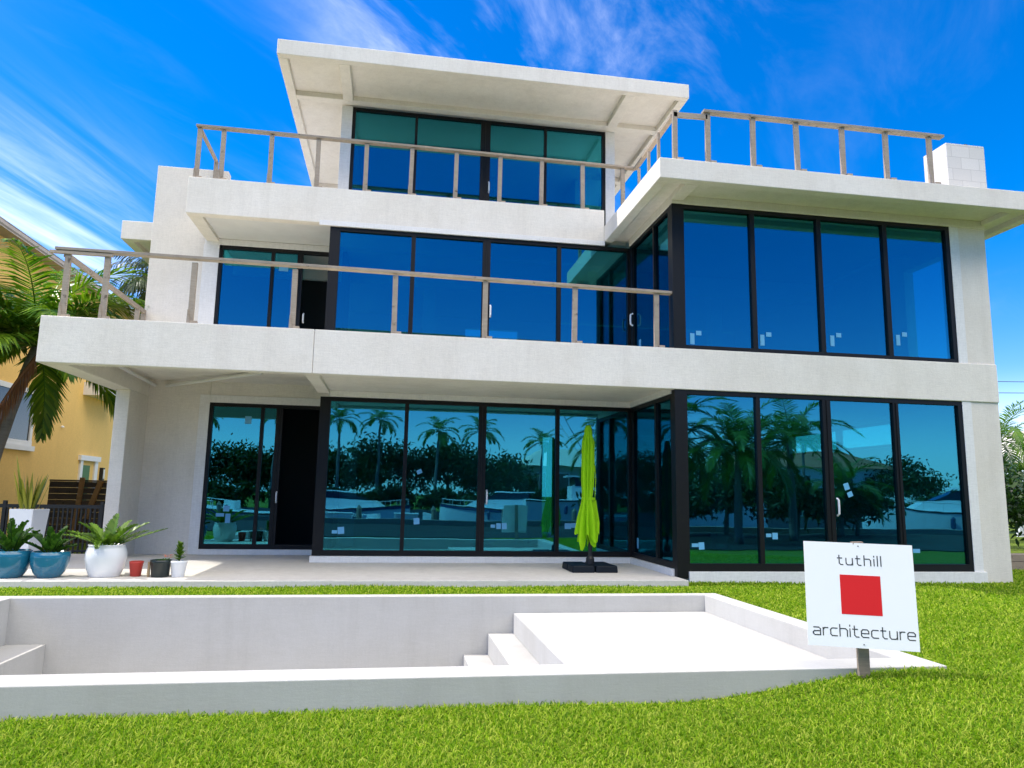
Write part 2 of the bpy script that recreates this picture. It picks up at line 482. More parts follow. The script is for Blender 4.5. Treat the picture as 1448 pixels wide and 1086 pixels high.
pt.build('patio', 'patio', bevel=0.012, kind='structure')

# ------------------------------------------------------------------ pool
pool = thing('swimming_pool', 'empty white plastered pool shell with raised coping, shallow shelf and steps', 'pool', (-4.85, -3.7, ZC))
cp = MB()
IX0, IX1, IY0, IY1 = -9.43, -0.26, -5.68, -1.63
cp.box(PX0, PX1, PY0, IY0, -1.75, ZC); cp.box(PX0, PX1, IY1, PY1, -1.75, ZC)
cp.box(PX0, IX0, IY0, IY1, -1.75, ZC); cp.box(IX1, PX1, IY0, IY1, -1.75, ZC)
cp.build('coping', 'pool', pool, bevel=0.008)
b = MB()
b.box(IX0, IX1, IY0, IY1, -1.8, -1.6)
b.build('basin', 'pool', pool)
MB().box(-3.06, IX1, IY0, IY1, -1.6, -0.42).build('shelf', 'pool', pool, bevel=0.008)
MB().box(-3.41, -3.06, IY0, IY1, -1.6, -0.685).build('step', 'pool', pool, bevel=0.008)
MB().box(-3.74, -3.41, IY0, IY1, -1.6, -0.955).build('step', 'pool', pool, bevel=0.008)
MB().box(-4.08, -3.74, IY0, IY1, -1.6, -1.22).build('step', 'pool', pool, bevel=0.008)
MB().box(IX0, -8.97, IY0, IY1, -1.6, -0.75).build('bench', 'pool', pool, bevel=0.008)

# ------------------------------------------------------------------ house
YM, YL, Y3, YS = 2.411, 4.03, 3.62, -0.875
house = thing('modern_house', 'three storey grey stucco house with blue glass walls, flat roofs and long balconies', 'house', (-2, 6, 0))
BV = 0.012
# long first floor balcony with parapet, beams and soffit
bal = MB()
bal.box(-10.2, -6.132, -0.03, 0.17, 3.06, 3.785)
bal.box(-6.127, 6.39, -0.03, 0.17, 3.06, 3.785)
bal.box(-10.2, -9.83, 0.17, 4.03, 3.06, 3.785)
bal.box(-9.83, -6.27, 0.17, 4.03, 3.42, 3.60)
bal.box(-6.27, -6.05, 0.17, 2.36, 3.06, 3.60)
bal.box(-6.05, 0.0, 0.17, 2.36, 3.115, 3.60)
bal.build('balcony', 'stucco', house, bevel=BV, label='long lower balcony with deep parapet')
# upper balcony
b2 = MB()
b2.box(-8.96, -0.56, 2.39, 2.60, 6.49, 7.23)
b2.box(-8.96, -8.70, 2.60, 4.03, 6.49, 7.23)
b2.box(-8.70, -6.20, 2.60, 4.03, 6.80, 7.05)
b2.build('balcony', 'stucco', house, bevel=BV, label='upper balcony under the top roof')
# walls
wl_ = MB()
wl_.box(-10.08, -8.62, YL, YL + .25, -0.2, 8.11)
wl_.box(-8.62, -6.2, YL, YL + .25, 2.99, 3.785)
wl_.box(-8.62, -6.2, YL, YL + .25, 6.42, 7.05)
wl_.box(-10.08, -9.83, YL + .25, 5.8, -0.2, 8.11); wl_.box(-10.08, -9.83, 9.8, 14, -0.2, 8.11)
wl_.box(-10.08, -9.83, 5.8, 9.8, -0.2, 4.0); wl_.box(-10.08, -9.83, 5.8, 9.8, 6.4, 8.11)  # unseen west opening added to let sunlight into the first floor rooms
wl_.box(-9.83, -8.90, 13.75, 14, -0.2, 8.11)
wl_.build('wall', 'stucco_wall', house, bevel=BV, label='left wing wall around the doors')
cw = MB(); cw.box(-10.08, -9.83, 2.94, YL, -0.2, 3.06)
cw.build('column', 'stucco_wall', house, bevel=BV)
pier = MB()
pier.box(5.61, 6.39, 0.0, 0.25, -0.25, 6.62)
pier.box(6.15, 6.39, 0.25, 2.5, -0.25, 3.95); pier.box(6.15, 6.39, 0.25, 0.9, 3.95, 6.62); pier.box(6.15, 6.39, 2.0, 2.5, 3.95, 6.62); pier.box(6.15, 6.39, 0.9, 2.0, 6.2, 6.62)
pier.box(6.15, 6.39, 2.5, 7.0, -0.25, 2.40)
pier.box(6.15, 6.39, 2.5, 7.0, 2.98, 6.62)
pier.box(6.15, 6.39, 7.0, 12, -0.25, 6.62)
pier.build('wall', 'stucco_wall', house, bevel=BV, label='right pier beside the corner glass')
# white bands round the openings
tr = MB()
tr.box(-8.82, -8.62, YL - .02, YL, -0.12, 3.15)
tr.box(-8.62, -6.05, YL - .02, YL, 2.99, 3.15)
tr.box(-9.0, -8.68, YL - .02, YL, 3.785, 6.42)
tr.box(-8.98, -6.2, YL - .02, YL, 6.42, 6.55)
tr.box(-8.62, -6.1, YL - .06, YL + .2, -0.12, -0.015)
tr.box(-6.25, 0.0, YM - .05, YM + .2, -0.12, -0.005)
tr.box(-6.05, 0.0, YM - .05, YM + .12, 3.005, 3.115)
tr.box(-0.035, 0.0, 0.17, YM - .05, 3.005, 3.115)
tr.box(-0.05, 0.0, 0.125, YM - .05, -0.12, -0.005)
tr.box(0.19, 5.84, -0.04, 0.12, -0.25, -0.03)
tr.box(5.61, 5.80, -0.012, 0.0, -0.03, 3.06)
tr.box(5.61, 5.80, -0.012, 0.0, 3.785, 6.46)
tr.box(-6.43, -0.56, YM - .06, YM - .021, 6.43, 6.53)
tr.box(-6.23, -6.0, Y3 - .03, Y3 + .2, 7.05, 9.686)
tr.box(-0.17, 0.05, Y3 - .03, Y3 + .2, 7.05, 9.686)
tr.build('window_trim', 'trim', house, bevel=0.004)
# flat roof over the right bay
fr = MB()
fr.box(-0.37, 6.81, YS + .185, 12, 6.62, 6.87)
fr.box(-0.56, 7.0, YS, YS + .185, 6.52, 6.88)
fr.box(-0.56, -0.37, YS + .185, 2.39, 6.52, 6.88)
fr.box(-0.56, -0.37, 2.39, 12, 6.56, 6.88)
fr.box(6.81, 7.0, YS + .185, 12, 6.52, 6.88)
fr.box(-0.03, 0.21, YS + .185, -0.02, 6.52, 6.62)
fr.box(6.31, 6.52, YS + .185, -0.02, 6.52, 6.62)
fr.box(-0.02, 6.39, -0.02, 0.2, 6.46, 6.62)
fr.box(-0.02, 0.2, 0.2, 2.39, 6.46, 6.62)
fr.build('flat_roof', 'stucco', house, bevel=BV, label='lower flat roof over the glass corner')
# top roof
rf = MB()
rf.box(-7.20, 0.99, 2.0, 13, 9.80, 9.99)
rf.box(-7.38, 1.17, 1.84, 2.0, 9.686, 10.0)
rf.box(-7.38, -7.20, 2.0, 13, 9.686, 10.0)
rf.box(0.99, 1.17, 2.0, 13, 9.686, 10.0)
rf.box(-7.20, 0.99, 3.35, 3.55, 9.686, 9.80)
rf.box(-6.2, -5.98, 2.0, 3.35, 9.686, 9.80)
rf.box(-0.2, 0.02, 2.0, 3.35, 9.686, 9.80)
rf.box(-7.20, -6.2, 8.2, 8.4, 9.686, 9.80)
rf.box(0.02, 0.99, 6.2, 6.4, 9.686, 9.80)
rf.build('roof', 'stucco', house, bevel=BV, label='cantilevered top roof slab')
# small flat canopy on the far left
ca = MB()
ca.box(-10.7, -10.08, 4.78, 9, 6.70, 7.01); ca.box(-10.9, -10.08, 4.6, 4.78, 6.6, 7.02); ca.box(-10.9, -10.7, 4.78, 9, 6.6, 7.02)
ca.build('canopy', 'stucco', house, bevel=BV)
ch = MB(); ch.box(5.69, 6.54, 0.0, 0.62, 6.88, 8.2)
chim = ch.build('chimney', 'block', house, bevel=0.01)
MB().lathe([(0.05, 0), (0.05, .04), (.02, .06)], 10, (6.2, 0.1, 8.2)).build('cap', 'black_metal', chim)
# interior floors, ceilings and back walls
it = MB()
it.box(-9.83, 6.15, 4.28, 12, -0.3, -0.02); it.box(0.16, 6.15, 0.26, 4.28, -0.3, -0.02); it.box(-6.1, 0.16, 2.62, 4.28, -0.3, -0.02)
it.box(-9.83, 6.15, 4.28, 12, 3.1, 3.78); it.box(-0.3, 6.15, 4.5, 4.7, 6.1, 6.6); it.box(-8.7, -0.3, 5.5, 5.7, 6.2, 6.55); it.box(0.16, 6.15, 0.26, 4.28, 3.1, 3.78); it.box(-6.1, 0.16, 2.62, 4.28, 3.1, 3.78)
it.box(-8.7, -0.02, 4.28, 10.2, 6.55, 7.15); it.box(-8.7, -0.02, 2.62, 4.03, 6.56, 6.8)
it.box(-9.83, -0.02, 12, 12.2, -.3, 3.1); it.box(0.07, 6.15, 10, 10.2, -.3, 3.1)
it.box(-9.83, -2.75, 10, 10.2, 3.78, 6.55); it.box(-1.1, 6.15, 10, 10.2, 3.78, 6.55)
it.box(-2.75, -1.1, 10, 10.2, 3.78, 5.95); it.box(-2.75, -1.1, 10, 10.2, 6.25, 6.55)
it.box(-6.0, 0.0, 9, 9.2, 7.15, 9.80)
it.box(-6.2, -6.0, 3.9, 9.2, 7.15, 9.80); it.box(-0.17, 0.03, 6.5, 9.2, 7.15, 9.80)
it.box(-5.9, -5.6, 5, 5.3, -.02, 3.1); it.box(-1.4, -1.1, 6, 6.3, -.02, 3.1); it.box(3, 3.3, 5, 5.3, -.02, 3.1)
it.box(3.2, 3.5, 5.4, 5.7, 3.78, 6.55); it.box(-4.2, -3.9, 6, 6.3, 3.78, 6.55)
it.build('interior', 'interior', house)
pd = MB(); pd.box(-9.83, -6.1, 5.6, 5.7, -.02, 3.1); pd.box(-6.1, -6.0, 4.28, 5.7, -.02, 3.1); pd.box(-9.83, -6.1, 4.285, 5.6, -.018, -.012)  # added near-black panels put room shade behind the half open doors
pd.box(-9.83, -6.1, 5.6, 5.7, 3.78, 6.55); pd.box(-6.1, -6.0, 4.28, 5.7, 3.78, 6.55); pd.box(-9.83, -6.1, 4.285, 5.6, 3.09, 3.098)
pd.build('doorway_shade', 'dark', house)
pp = MB()
pp.tube([(5.19, 4.3, 6.2), (5.05, 1.25, 6.2), (5.55, 1.05, 6.2)], 0.045, 8)
pp.build('pipe', 'metal_white', house)
cn = MB()
cn.tube([(-9.72, 1.9, 3.36), (-9.72, 4.0, 3.3)], 0.035, 8); cn.tube([(-9.5, 4.0, 3.3), (-7.3, 2.2, 3.38)], 0.035, 8)
cn.build('conduit', 'metal_white', house)
lt = MB(); lt.lathe([(0.09, 0), (0.1, -.02), (0.07, -.03)], 16, (-8.2, 2.3, 3.42))
lt.build('ceiling_box', 'metal_white', house)

# windows: frame mesh with pane, handle and label sub-parts
def window(name, axis, at, a0, a1, z0, z1, mull, head=0.075, sill=0.10, jamb0=0.07, jamb1=0.07, depth=0.11, pane_y=0.05, label=None, post0=None, skip=()):
    """axis 'x': plane Y = at, runs in X; axis 'y': plane X = at, runs in Y."""
    f = MB()
    def bx(u0, u1, d0, d1, z0_, z1_, mb=f):
        if axis == 'x': mb.box(u0, u1, at + d0, at + d1, z0_, z1_)
        else: mb.box(at + d0, at + d1, u0, u1, z0_, z1_)
    bx(a0, a1, 0, depth, z1 - head, z1); bx(a0, a1, 0, depth, z0, z0 + sill)
    bx(a0, a0 + jamb0, -0.001, depth - .001, z0 + sill, z1 - head); bx(a1 - jamb1, a1, -0.001, depth - .001, z0 + sill, z1 - head)
    edges = [a0 + jamb0]
    for c, wd in mull:
        bx(c - wd / 2, c + wd / 2, 0.002, depth - .002, z0 + sill, z1 - head)
        if wd > .1: bx(c - .006, c + .006, -0.012, 0.002, z0 + sill, z1 - head)
        edges += [c - wd / 2, c + wd / 2]
    edges.append(a1 - jamb1)
    o = f.build(name, 'frame', house)
    if label: o['label'] = label
    for i in range(0, len(edges), 2):
        if i // 2 in skip: continue
        g = MB(); bx(edges[i], edges[i + 1], pane_y, pane_y + .012, z0 + sill, z1 - head, g)
        g.build('pane', 'glass', o)
    return o
def px_point(u, v, axis, val):
    d = cf + cr * ((u - 724) / 1025.5) + cu * ((543 - v) / 1025.5)
    i = 'xyz'.index(axis)
    return CAM + d * ((val - CAM[i]) / d[i])

wg = window('window', 'x', YM, -6.22, 0.0, 0.0, 3.0, [(-4.56, .075), (-3.06, .15), (-1.53, .075)], jamb0=.2, jamb1=.05, label='ground floor middle glass wall behind the parasol')
wm = window('window', 'x', YM, -6.22, 0.0, 3.62, 6.43, [(-4.56, .085), (-3.06, .16), (-1.53, .085)], jamb0=.2, jamb1=.05, label='first floor middle glass wall behind the timber rail')
wb = window('window', 'x', 0.0, 0.188, 5.61, -0.03, 3.055, [(1.54, .08), (2.86, .16), (4.24, .11)], jamb0=.03, jamb1=.085, sill=.13, label='ground floor corner glass wall behind the sign')
wu = window('window', 'x', 0.0, 0.188, 5.61, 3.788, 6.458, [(1.54, .09), (2.87, .09), (4.23, .09)], jamb0=.03, jamb1=.085, sill=.07, label='first floor corner glass wall under the flat roof')
w3 = window('window', 'x', Y3, -6.0, -0.17, 7.15, 9.685, [(-4.58, .06), (-3.0, .22), (-1.60, .06)], head=.06, label='top floor glass wall behind the upper rail')
MB().box(-.012, .186, -.012, .124, -.14, 3.056).build('corner_post', 'frame', house, bevel=.004)
MB().box(-.012, .186, -.012, .124, 3.787, 6.458).build('corner_post', 'frame', house, bevel=.004)
ws = window('window', 'y', 0.0, 0.126, YM, 0.0, 3.0, [(1.0, .09)], jamb0=.10, jamb1=.07, label='narrow ground floor side glass at the corner')
wt_ = window('window', 'y', 0.0, 0.126, YM, 3.62, 6.459, [(1.0, .06)], jamb0=.10, jamb1=.15, label='narrow first floor side glass at the corner')
wd = window('sliding_door', 'x', YL, -8.62, -6.22, -0.015, 2.99, [(-7.55, .07), (-7.20, .14)], depth=.1, skip=(2,), label='half open ground floor sliding door')
we = window('sliding_door', 'x', YL, -8.68, -6.22, 3.66, 6.42, [(-7.56, .07), (-6.98, .12)], depth=.1, skip=(2,), label='half open first floor sliding door')
cl = MB(); cl.box(6.2, 6.3, 2.5, 7.0, 2.40, 2.46); cl.box(6.2, 6.3, 2.5, 7.0, 2.92, 2.98); cl.box(6.2, 6.3, 4.7, 4.85, 2.46, 2.92)
clo = cl.build('window', 'frame', house, label='clerestory strip in the right wall')
MB().box(6.24, 6.25, 2.5, 7.0, 2.46, 2.92).build('pane', 'clear_glass', clo)

def stickers(par, axis, val, items):
    for (u, v, w_, h_, rot) in items:
        c = px_point(u, v, axis, val)
        mb = MB()
        a = R(rot); ex = Vector((1, 0, 0)) if axis == 'y' else Vector((0, 1, 0)); ez = Vector((0, 0, 1))
        nn = Vector((0, -1, 0)) if axis == 'y' else Vector((-1, 0, 0))
        e1 = ex * math.cos(a) + ez * math.sin(a); e2 = -ex * math.sin(a) + ez * math.cos(a)
        q = [e1 * sx * w_ / 2 + e2 * sz * h_ / 2 for sx, sz in ((-1, -1), (1, -1), (1, 1), (-1, 1))]
        mb.hexa([c + k for k in q], [c + k + nn * .002 for k in q])
        mb.build('label_sticker', 'sticker', par)
def lshape(u, v, s=1):
    return [(u - 4, v + 4, .08 * s, .2 * s, 0), (u + 5, v - 4, .1 * s, .08 * s, 0)]
gy = YM + .047
stickers(wg, 'y', gy, [(482, 750, .12, .13, 5), (473, 752, .10, .06, 0), (593, 667, .10, .08, 25), (589, 737, .11, .12, 4), (697, 744, .09, .06, 0), (705, 744, .09, .11, 0), (713, 744, .1, .12, 2), (803, 744, .13, .11, 0), (811, 743, .1, .09, 0)])
stickers(wb, 'y', .047, [(983, 771, .12, .06, 0), (992, 772, .10, .12, 3), (1087, 757, .1, .06, 0), (1096, 758, .1, .11, 0), (1197, 688, .1, .12, 18), (1202, 699, .1, .09, 22), (1296, 779, .14, .07, 0)])
stickers(wu, 'y', .047, lshape(983, 475) + lshape(1082, 477) + lshape(1181, 478) + lshape(1274, 477))
stickers(wd, 'y', YL + .047, [(351, 594, .13, .16, 0), (311, 728, .16, .07, 0), (322, 733, .1, .19, 0), (320, 719, .12, .12, 0)])
stickers(we, 'y', YL + .047, [(401, 380, .2, .11, 0)])
stickers(ws, 'x', .047, [(902, 768, .1, .2, 0)])
stickers(wt_, 'x', .047, [(905, 487, .12, .2, 0)])
def handle(par, u, v, axis, val, ln=.24):
    c = px_point(u, v, axis, val); n = Vector((0, -1, 0)) if axis == 'y' else Vector((-1, 0, 0))
    MB().tube([c + Vector((0, 0, -ln / 2)), c + n * .05 + Vector((0, 0, -ln / 2 + .03)), c + n * .055, c + n * .05 + Vector((0, 0, ln / 2 - .03)), c + Vector((0, 0, ln / 2))], .018, 8).build('handle', 'handle', par)
handle(wg, 688, 703, 'y', YM, .26); handle(wb, 1184, 717, 'y', 0.0, .3); handle(wm, 693, 440, 'y', YM, .24); handle(wt_, 895, 452, 'x', 0.0, .26)
handle(w3, 691, 265, 'y', Y3, .25); handle(wd, 391, 703, 'y', YL, .22); handle(we, 429, 450, 'y', YL, .2)

# temporary timber guard rails: rail mesh with post sub-parts
def posts(par, pts, top, base, w_=.085, d_=.05, foot=True):
    for x, y in pts:
        k = random.uniform(-.012, .012)
        p = MB(); p.bar((x, y, base), (x + k, y, top), w_, d_, (0, 1, 0))
        if foot:
            p.add([(x - .05, y - .03, base), (x - .045, y - .03, base + .24), (x + .01, y - .03, base), (x - .05, y - .055, base), (x - .045, y - .055, base + .24), (x + .01, y - .055, base)],
                  [(0, 1, 2), (3, 5, 4), (0, 3, 4, 1), (1, 4, 5, 2), (2, 5, 3, 0)])
            p.box(x + .02, x + .12, y - .09, y - .03, base, base + .045)
        p.build('post', 'timber', par)
r1 = MB()
r1.bar((-10.14, .1, 4.885), (-6.0, .1, 4.865), .14, .045); r1.bar((-6.0, .1, 4.865), (0.0, .1, 4.805), .14, .045)
r1.bar((-10.22, .07, 4.83), (-9.3, .07, 4.825), .05, .05)
r1.bar((-10.05, .2, 4.84), (-10.05, 4.0, 4.83), .05, .09)
g1 = r1.build('guard_rail', 'timber', house, bevel=.004, label='weathered timber rail on the long lower balcony')
posts(g1, [(-9.95, .1), (-9.37, .1), (-8.07, .1), (-6.5, .1), (-4.865, .1), (-3.347, .1), (-1.78, .1), (-.29, .1)], 4.80, 3.785)
posts(g1, [(-10.05, 3.54), (-10.05, 3.94)], 4.79, 3.785, foot=False)
r2 = MB()
r2.bar((-8.93, 2.53, 8.35), (-4.4, 2.53, 8.33), .13, .042); r2.bar((-4.4, 2.53, 8.33), (0.2, 2.53, 8.30), .13, .042)
r2.bar((-8.86, 2.6, 8.30), (-8.86, 3.95, 8.26), .045, .09)
g2 = r2.build('guard_rail', 'timber', house, bevel=.004, label='timber rail on the upper balcony')
posts(g2, [(x, 2.53) for x in (-8.86, -8.40, -7.47, -6.55, -5.585, -4.67, -3.74, -2.81, -1.91, -1.0, -.1)], 8.30, 7.23)
posts(g2, [(-8.86, 3.9)], 8.24, 7.23, foot=False)
r3 = MB()
r3.bar((.28, -.755, 7.85), (4.95, -.755, 7.85), .13, .045)
r3.bar((-.26, -.755, 7.74), (.36, -.755, 7.755), .05, .09)
r3.bar((-.24, -.70, 7.75), (.17, 2.47, 8.27), .09, .06)
g3 = r3.build('guard_rail', 'timber', house, bevel=.004, label='timber rail on the lower flat roof')
posts(g3, [(x, -.755) for x in (-.24, .36, 1.2, 2.04, 2.92, 3.78, 4.67)], 7.82, 6.88)
posts(g3, [(-.2, .1), (-.12, .85), (-.05, 1.6)], 7.85, 6.88, w_=.05, foot=False)

# ------------------------------------------------------------------ yard sign
def stroke_text(mb, word, x, y, h, gap, th, put):
    """square rounded letters drawn as ribbons; put(u, v) maps to the board."""
    G = {'t': (0.75, [[(.22, 1.42), (.22, .22), (.44, 0), (.75, 0)], [(-.02, 1.0), (.62, 1.0)]]),
         'u': (0.95, [[(0, 1), (0, .22), (.2, 0), (.75, 0), (.95, .22)], [(.95, 1), (.95, 0)]]),
         'h': (0.95, [[(0, 1.5), (0, 0)], [(0, 1), (.75, 1), (.95, .78), (.95, 0)]]),
         'i': (0.0, [[(0, 1), (0, 0)], [(0, 1.5), (0, 1.36)]]),
         'l': (0.0, [[(0, 1.5), (0, 0)]]),
         'a': (0.95, [[(.08, 1), (.75, 1), (.95, .8), (.95, 0)], [(.95, 0), (.2, 0), (0, .18), (0, .36), (.2, .53), (.95, .53)]]),
         'r': (0.62, [[(0, 1), (0, 0)], [(0, .75), (.2, 1), (.62, 1)]]),
         'c': (0.85, [[(.85, 1), (.2, 1), (0, .8), (0, .2), (.2, 0), (.85, 0)]]),
         'e': (0.95, [[(0, .5), (.95, .5), (.95, .8), (.75, 1), (.2, 1), (0, .8), (0, .2), (.2, 0), (.92, 0)]])}
    for ch in word:
        wd_, st = G[ch]
        for s_ in st:
            pts = [(x + a * h, y + b_ * h) for a, b_ in s_]
            for i in range(len(pts) - 1):
                (x0, y0), (x1, y1) = pts[i], pts[i + 1]
                L = math.hypot(x1 - x0, y1 - y0); dx, dy = (x1 - x0) / L * th / 2, (y1 - y0) / L * th / 2
                x0 -= dx * .8; y0 -= dy * .8; x1 += dx * .8; y1 += dy * .8
                q = [(x0 - dy, y0 + dx), (x0 + dy, y0 - dx), (x1 + dy, y1 - dx), (x1 - dy, y1 + dx)]
                k = 0.0008 + 0.00006 * (i % 5) + 0.0003 * (st.index(s_))
                mb.hexa([put(a, b_, 0.0) for a, b_ in q], [put(a, b_, k) for a, b_ in q])
        x += (wd_ + gap) * h
    return x
ya, ti, ro = R(-18.74), R(5.05), R(-.86)
eX = Vector((math.cos(ya), math.sin(ya), 0)); eN = Vector((math.sin(ya), -math.cos(ya), 0))
eZ = Vector((0, 0, 1)) * math.cos(ti) - eN * math.sin(ti); eN2 = eX.cross(eZ)
e1 = eX * math.cos(ro) + eZ * math.sin(ro); e2 = -eX * math.sin(ro) + eZ * math.cos(ro)
bc = Vector((-.91, -6.2, .43)); bw, bh = .86, .843
sign = thing('yard_sign', 'square white yard sign with a red square and black lettering on a timber stake', 'sign', (-.87, -6.13, -.3))
def bp_(u, v, d): return bc + e1 * u + e2 * v + eN2 * d
sb = MB(); q = [(-bw / 2, -bh / 2), (bw / 2, -bh / 2), (bw / 2, bh / 2), (-bw / 2, bh / 2)]
sb.hexa([bp_(a, b_, -.008) for a, b_ in q], [bp_(a, b_, 0) for a, b_ in q]); sb.build('board', 'signboard', sign)
s = .37 * bw / 2
rs = MB(); q = [(-s + .005, -s - .005), (s + .005, -s - .005), (s + .005, s - .005), (-s + .005, s - .005)]
rs.hexa([bp_(a, b_ + .004, 0) for a, b_ in q], [bp_(a, b_ + .004, .001) for a, b_ in q]); rs.build('red_square', 'red', sign)
lt = None
def width(word, gap):
    m_ = MB(); return stroke_text(m_, word, 0, 0, 1, gap, .1, lambda a, b_, d: (a, b_, d)) - gap
def put_word(word, x0, x1, ybase, h, gap0, th):
    g = .3
    n = len(word) - 1
    w0 = width(word, 0); g = ((x1 - x0) / h - w0) / n
    lt = MB(); stroke_text(lt, word, x0, ybase, h, g, th, bp_)
    lt.build('lettering', 'ink', sign)
put_word('tuthill', -.163, .177, .240, .053, .3, .0085)
put_word('architecture', -.385, .402, -.335, .060, .3, .0085)
st = MB(); pb = Vector((-.845, -6.10, -.42)); ptp = bp_(.005, bh / 2 + .012, -.028)
st.bar(pb, ptp, .095, .035, (0, 1, 0)); st.build('stake', 'stake', sign)
for v in (bh / 2 - .025, -bh / 2 + .03):
    MB().tube([bp_(.005, v, 0), bp_(.005, v, .003)], .005, 8).build('nail', 'black_metal', sign)

# ------------------------------------------------------------------ parasol
um = thing('cantilever_parasol', 'closed lime green parasol strapped to a black pole on a square black base', 'parasol', (-1.25, 1.0, -.12))
bs_ = MB()
for i in range(2):
    for j in range(2):
        x0 = -1.66 + i * .415; y0 = .62 + j * .415
        bs_.hexa([(x0, y0, -.12), (x0 + .405, y0, -.12), (x0 + .405, y0 + .405, -.12), (x0, y0 + .405, -.12)],
                 [(x0 + .012, y0 + .012, -.0), (x0 + .393, y0 + .012, -.0), (x0 + .393, y0 + .393, -.0), (x0 + .012, y0 + .393, -.0)])
bs_.build('base', 'navy_plastic', um, bevel=.02)
PXU, PYU = -1.235, 1.03
po = MB()
po.lathe([(.075, 0), (.075, .1), (.05, .14), (.036, .15), (.036, 2.42), (.02, 2.45)], 16, (PXU, PYU, -.01))
po.build('pole', 'black_metal', um)
cn = MB(); NT, NZ = 72, 34
ax, ay = PXU - .085, PYU - .10
for j in range(NZ):
    t = j / (NZ - 1); z = 2.47 - t * 2.02
    r = np.interp(t, [0, .04, .1, .14, .3, .5, .64, .68, .8, 1], [.042, .06, .068, .078, .080, .079, .070, .074, .108, .125])
    am = np.interp(t, [0, .1, .14, .5, .66, 1], [.05, .12, .42, .46, .30, .66])
    for k in range(NT):
        a = 2 * math.pi * k / NT
        fold = math.cos(8 * a + .7 * math.sin(t * 3) + .6)
        sharp = (abs(fold) ** .7) * (1 if fold > 0 else -1)
        rr = r * (1 + am * sharp + .06 * math.sin(3 * a + 5 * t) + .03 * math.sin(13 * a + 9 * t))
        zz_ = z + (.10 * max(0, t - .8) * 5) * (math.sin(4 * a + 1) * 1.2 + .7 * math.sin(9 * a) + .5 * math.sin(15 * a + 2))
        lean = .03 * (1 - t) - .01
        cn.v.append((ax + lean + rr * math.cos(a) * 1.05, ay + rr * math.sin(a) * .85, zz_))
for j in range(NZ - 1):
    for k in range(NT):
        cn.f.append((j * NT + k, (j + 1) * NT + k, (j + 1) * NT + (k + 1) % NT, j * NT + (k + 1) % NT))
cn.f.append(tuple(range(NT)))
can = cn.build('canopy', 'lime', um, smooth=True)
sp = MB()
for k in range(28):
    a0, a1 = 2 * math.pi * k / 28, 2 * math.pi * (k + 1) / 28
    def sp_(a, rad, z): return (PXU - .05 + rad * math.cos(a) * 1.25, PYU - .06 + rad * math.sin(a), z)
    sp.add([sp_(a0, .102, 1.12), sp_(a1, .102, 1.12), sp_(a1, .102, 1.17), sp_(a0, .102, 1.17), sp_(a0, .096, 1.12), sp_(a1, .096, 1.12), sp_(a1, .096, 1.17), sp_(a0, .096, 1.17)],
           [(0, 1, 2, 3), (4, 7, 6, 5), (3, 2, 6, 7), (0, 4, 5, 1)])
sp.build('strap', 'lime', um)
fl = MB()
fl.tube([(PXU + .07, PYU - .05, 1.75), (PXU + .085, PYU - .06, 1.5), (PXU + .07, PYU - .06, 1.18)], .008, 6)
fl.add([(PXU + .02, PYU - .12, 1.12), (PXU + .085, PYU - .09, 1.12), (PXU + .15, PYU - .09, .72), (PXU + .13, PYU - .13, .52), (PXU + .06, PYU - .14, .6), (PXU + .03, PYU - .08, .8)],
       [(0, 1, 2, 5), (5, 2, 3, 4)])
fl.build('loose_flap', 'lime', um)

# ------------------------------------------------------------------ plants
def leaf_strip(mb, base, d, n, length, width, segs=3, bend=0.0, fold=0.0, shape='lance'):
    """one leaf as a strip: base point, direction d, face normal n."""
    d = Vector(d).normalized(); n = Vector(n); n = (n - d * n.dot(d))
    if n.length < 1e-4: n = Vector((0.1, 0.2, 1)) - d * d.z
    n.normalize(); side = d.cross(n)
    vs = []; p = Vector(base); dd = d.copy()
    for i in range(segs + 1):
        t = i / segs
        if shape == 'lance': w_ = width * (math.sin(math.pi * min(1, t * .88 + .12)) ** .8 if t < 1 else 0.02)
        else: w_ = width * (1 - t * .9)
        vs += [p - side * w_ / 2, p + side * w_ / 2]
        dd = (dd - n * 0 + Vector((0, 0, -1)) * bend / segs).normalized()
        p = p + dd * length / segs
    mb.add(vs, [(2 * i, 2 * i + 1, 2 * i + 3, 2 * i + 2) for i in range(segs)])
def frond(mb, base, az, el, L, droop, nl=42, ll=.45, lw=.035, hang=.5, rach=.02, twist=0, vee=.35, segs=2, start=.12, stem=None):
    """pinnate frond: curved rachis with two rows of leaflets."""
    N = 14; pts = [Vector(base)]; dirs = []
    for i in range(N):
        e = el - droop * ((i / N) ** 1.15)
        a = az + twist * i / N
        d = Vector((math.cos(a) * math.cos(e), math.sin(a) * math.cos(e), math.sin(e)))
        dirs.append(d); pts.append(pts[-1] + d * L / N)
    (stem or mb).tube(pts, [rach * (1 - .85 * i / N) for i in range(N + 1)], 5, False)
    for i in range(nl):
        t = start + (1 - start) * (i + .5) / nl
        f = t * N; k = min(int(f), N - 1); p = pts[k] + (pts[k + 1] - pts[k]) * (f - k); d = dirs[k]
        up = Vector((0, 0, 1)); s_ = d.cross(up)
        if s_.length < .05: s_ = Vector((-math.sin(az), math.cos(az), 0))
        s_.normalize(); u = s_.cross(d)
        prof = math.sin(math.pi * min(1, .16 + t * .80)) ** .6
        for sg in (-1, 1):
            dirn = s_ * sg * (1 - .45 * t) + d * (.45 + .75 * t) + u * vee + Vector((random.uniform(-.12, .12), random.uniform(-.12, .12), random.uniform(-.12, .12)))
            nn = u - s_ * sg * vee
            leaf_strip(mb, p, dirn, nn, ll * prof * random.uniform(.85, 1.1), lw, segs, bend=hang * random.uniform(.7, 1.3))
